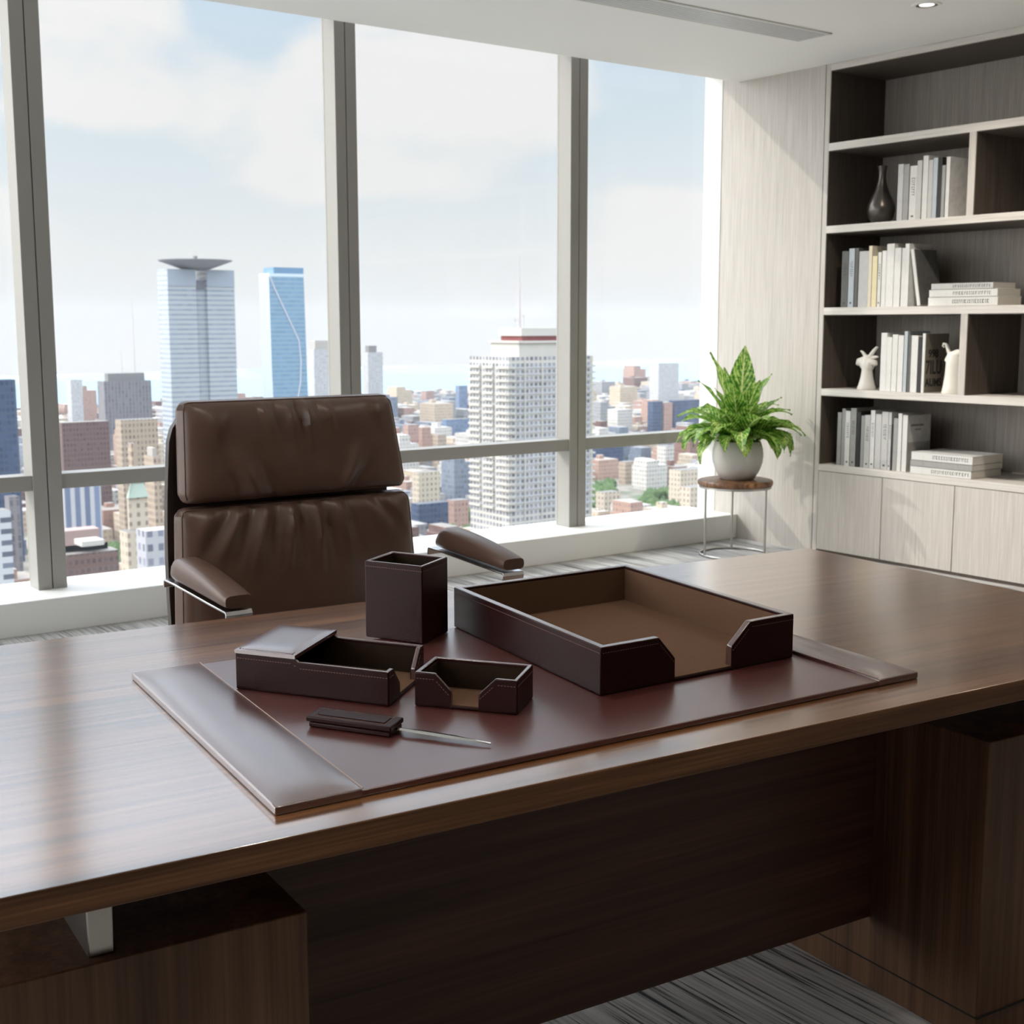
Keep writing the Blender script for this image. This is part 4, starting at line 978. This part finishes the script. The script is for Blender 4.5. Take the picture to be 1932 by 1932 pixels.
# parks
def trees_at(name, label, xs, pyr, Y, n, seed, hh=(4,8.5)):
    r = random.Random(seed); bm = bmesh.new(); fixed = list(named)
    ra = [sight(q, Y*k)[0] for q in xs for k in (.94, 1.08)]; foot.append((min(ra)-9, max(ra)+9, Y*.94-9, Y*1.08+9))
    for k in range(n*3):
        Yq = Y*r.uniform(.94, 1.08); X, _ = sight(r.uniform(*xs), Yq); h = r.uniform(*hh)
        if any(X+8 > f[0] and X-8 < f[1] and Yq+8 > f[2] and Yq-8 < f[3] for f in fixed): continue
        mtx = Matrix.Translation((X, Yq, ZG+h*.55)) @ Matrix.Diagonal((h*.55, h*.55, h*.6, 1))
        res = bmesh.ops.create_icosphere(bm, subdivisions=1, radius=1, matrix=mtx)
        for v in res['verts']: v.co += Vector((r.uniform(-.6,.6), r.uniform(-.6,.6), r.uniform(-.6,.6)))
    me = bpy.data.meshes.new(name); bm.to_mesh(me); bm.free(); me.materials.append(TREE)
    o = bpy.data.objects.new(name, me); COL.objects.link(o); return tag(o, label, 'trees', kind='stuff')
named = list(foot)
TREE = mat('tree_crowns', srgb(66,88,44), .9, var=(.35,.6)); TREE_T = None
for (xs, Y, n, sd, lab) in (((782,882), 640, 90, 1, 'green park trees at the foot of the white tower'), ((192,272), 640, 80, 2, 'dark green trees below the rail left of the chair'),
                            ((225,268), 470, 25, 4, 'small green trees beside the brown block'), ((1118,1160), 690, 40, 5, 'street trees right of the third mullion'), ((1215,1290), 640, 45, 6, 'green trees left of the plant stand'), ((22,60), 480, 25, 8, 'green trees at the lower left window corner')):
    trees_at('park_trees', lab, xs, None, Y, n, sd)
# low city blocks: the nearest one by one, the farther mass as one
def low_city():
    r = random.Random(21); cells = []
    Yq = 430
    while Yq < 1840:
        st_ = 25 if Yq < 1150 else 36
        a0, a1 = math.tan(math.radians(-8)), math.tan(math.radians(60)); X = Yq*a0
        while X < Yq*a1:
            cells.append((X+r.uniform(-1,1), Yq+r.uniform(-1,1), st_)); X += st_
        Yq += st_
    mats = [(F('low_cream', srgb(228,212,188), srgb(140,126,116), 3.3, 2.8, .5, .5, srgb(206,198,186), .12, wall2=srgb(216,196,170)), 'cream low-rise block in the dense city below the windows', 'cream low-rise blocks'),
            (F('low_pink', srgb(206,174,156), srgb(126,108,104), 3.1, 2.5, .5, .5, srgb(196,186,176), .15, wall2=srgb(190,150,132)), 'pinkish brick low-rise block in the dense city below the windows', 'pinkish low-rise blocks'),
            (F('low_grey', srgb(186,184,182), srgb(108,112,120), 3.3, 2.6, .55, .5, srgb(186,182,176), .15, wall2=srgb(168,168,172)), 'grey low-rise block in the dense city below the windows', 'grey low-rise blocks'),
            (F('low_white', srgb(230,226,218), srgb(136,136,140), 3.2, 2.8, .5, .5, srgb(214,210,202), .05), 'white low-rise block in the dense city below the windows', 'white low-rise blocks'),
            (F('low_brown', srgb(150,112,98), srgb(84,70,70), 3.0, 2.2, .5, .5, srgb(168,160,150), .2, wall2=srgb(130,96,88)), 'brown brick low-rise block in the dense city below the windows', 'brown low-rise blocks'),
            (F('low_blue', srgb(144,152,164), srgb(100,110,126), 3.4, 2.4, .7, .6, srgb(150,152,158), .15, wall2=srgb(124,134,150)), 'blue grey glass low-rise block in the dense city below the windows', 'blue grey low-rise blocks')]
    wts = [5,4,4,4,3,2]; n = 0; far = MB(); fmi = []
    for (X, Y, st_) in cells:
        if r.random() < .10: continue
        w = r.uniform(.30,.445)*st_; d = r.uniform(.30,.445)*st_; h = r.uniform(7,19) if r.random() < .86 else r.uniform(19, 38)
        if Y > 1300: h = r.uniform(6,16) if r.random() < .96 else r.uniform(22,45)
        if Y < 620: h = min(h, 22)
        if any(X+w > f[0] and X-w < f[1] and Y+d > f[2] and Y-d < f[3] for f in foot): continue
        k = r.choices(range(6), wts)[0]; rb = (r.uniform(-.5,.1)*w, r.uniform(-.3,.2)*d, r.uniform(2,4))
        parts = [(-w,w,-d,d,0,h), (rb[0],rb[0]+.45*w,rb[1],rb[1]+.45*d,h,h+rb[2])]
        if r.random() < .4: parts.append((-w*.9,w*.2,-d*.9,d*.9,h,h+r.uniform(2.5,7)))
        if n < 300 and 15.3 < math.degrees(math.atan2(X, Y)) < 47.5:
            mb = MB()
            for b in parts: mb.box(*b)
            o = mb.build('city_block', mats[k][0], None, (X, Y, ZG)); tag(o, mats[k][1], 'building', mats[k][2]); n += 1
        else:
            for b in parts: far.box(X+b[0], X+b[1], Y+b[2], Y+b[3], ZG+b[4], ZG+b[5], k)
    o = far.build('distant_city', [m[0] for m in mats]); tag(o, 'hazy mass of small distant buildings reaching to the water', 'buildings', kind='stuff')
low_city()
# thin summer haze over the city
def haze():
    m = bpy.data.materials.new('haze'); m.use_nodes = True; t = m.node_tree; t.nodes.remove(t.nodes['Principled BSDF'])
    v = t.nodes.new('ShaderNodeVolumeScatter'); v.inputs['Color'].default_value = (.14,.163,.19,1); v.inputs['Density'].default_value = HAZE; v.inputs['Anisotropy'].default_value = .2
    t.links.new(v.outputs[0], t.nodes['Material Output'].inputs['Volume'])
    m.cycles.homogeneous_volume = True
    o = MB().box(-2600, 6600, 120, 3300, ZG-8, 45).build('haze', m); tag(o, 'pale summer haze lying over the city', 'haze', kind='stuff')
HAZE = 1/3000
haze()
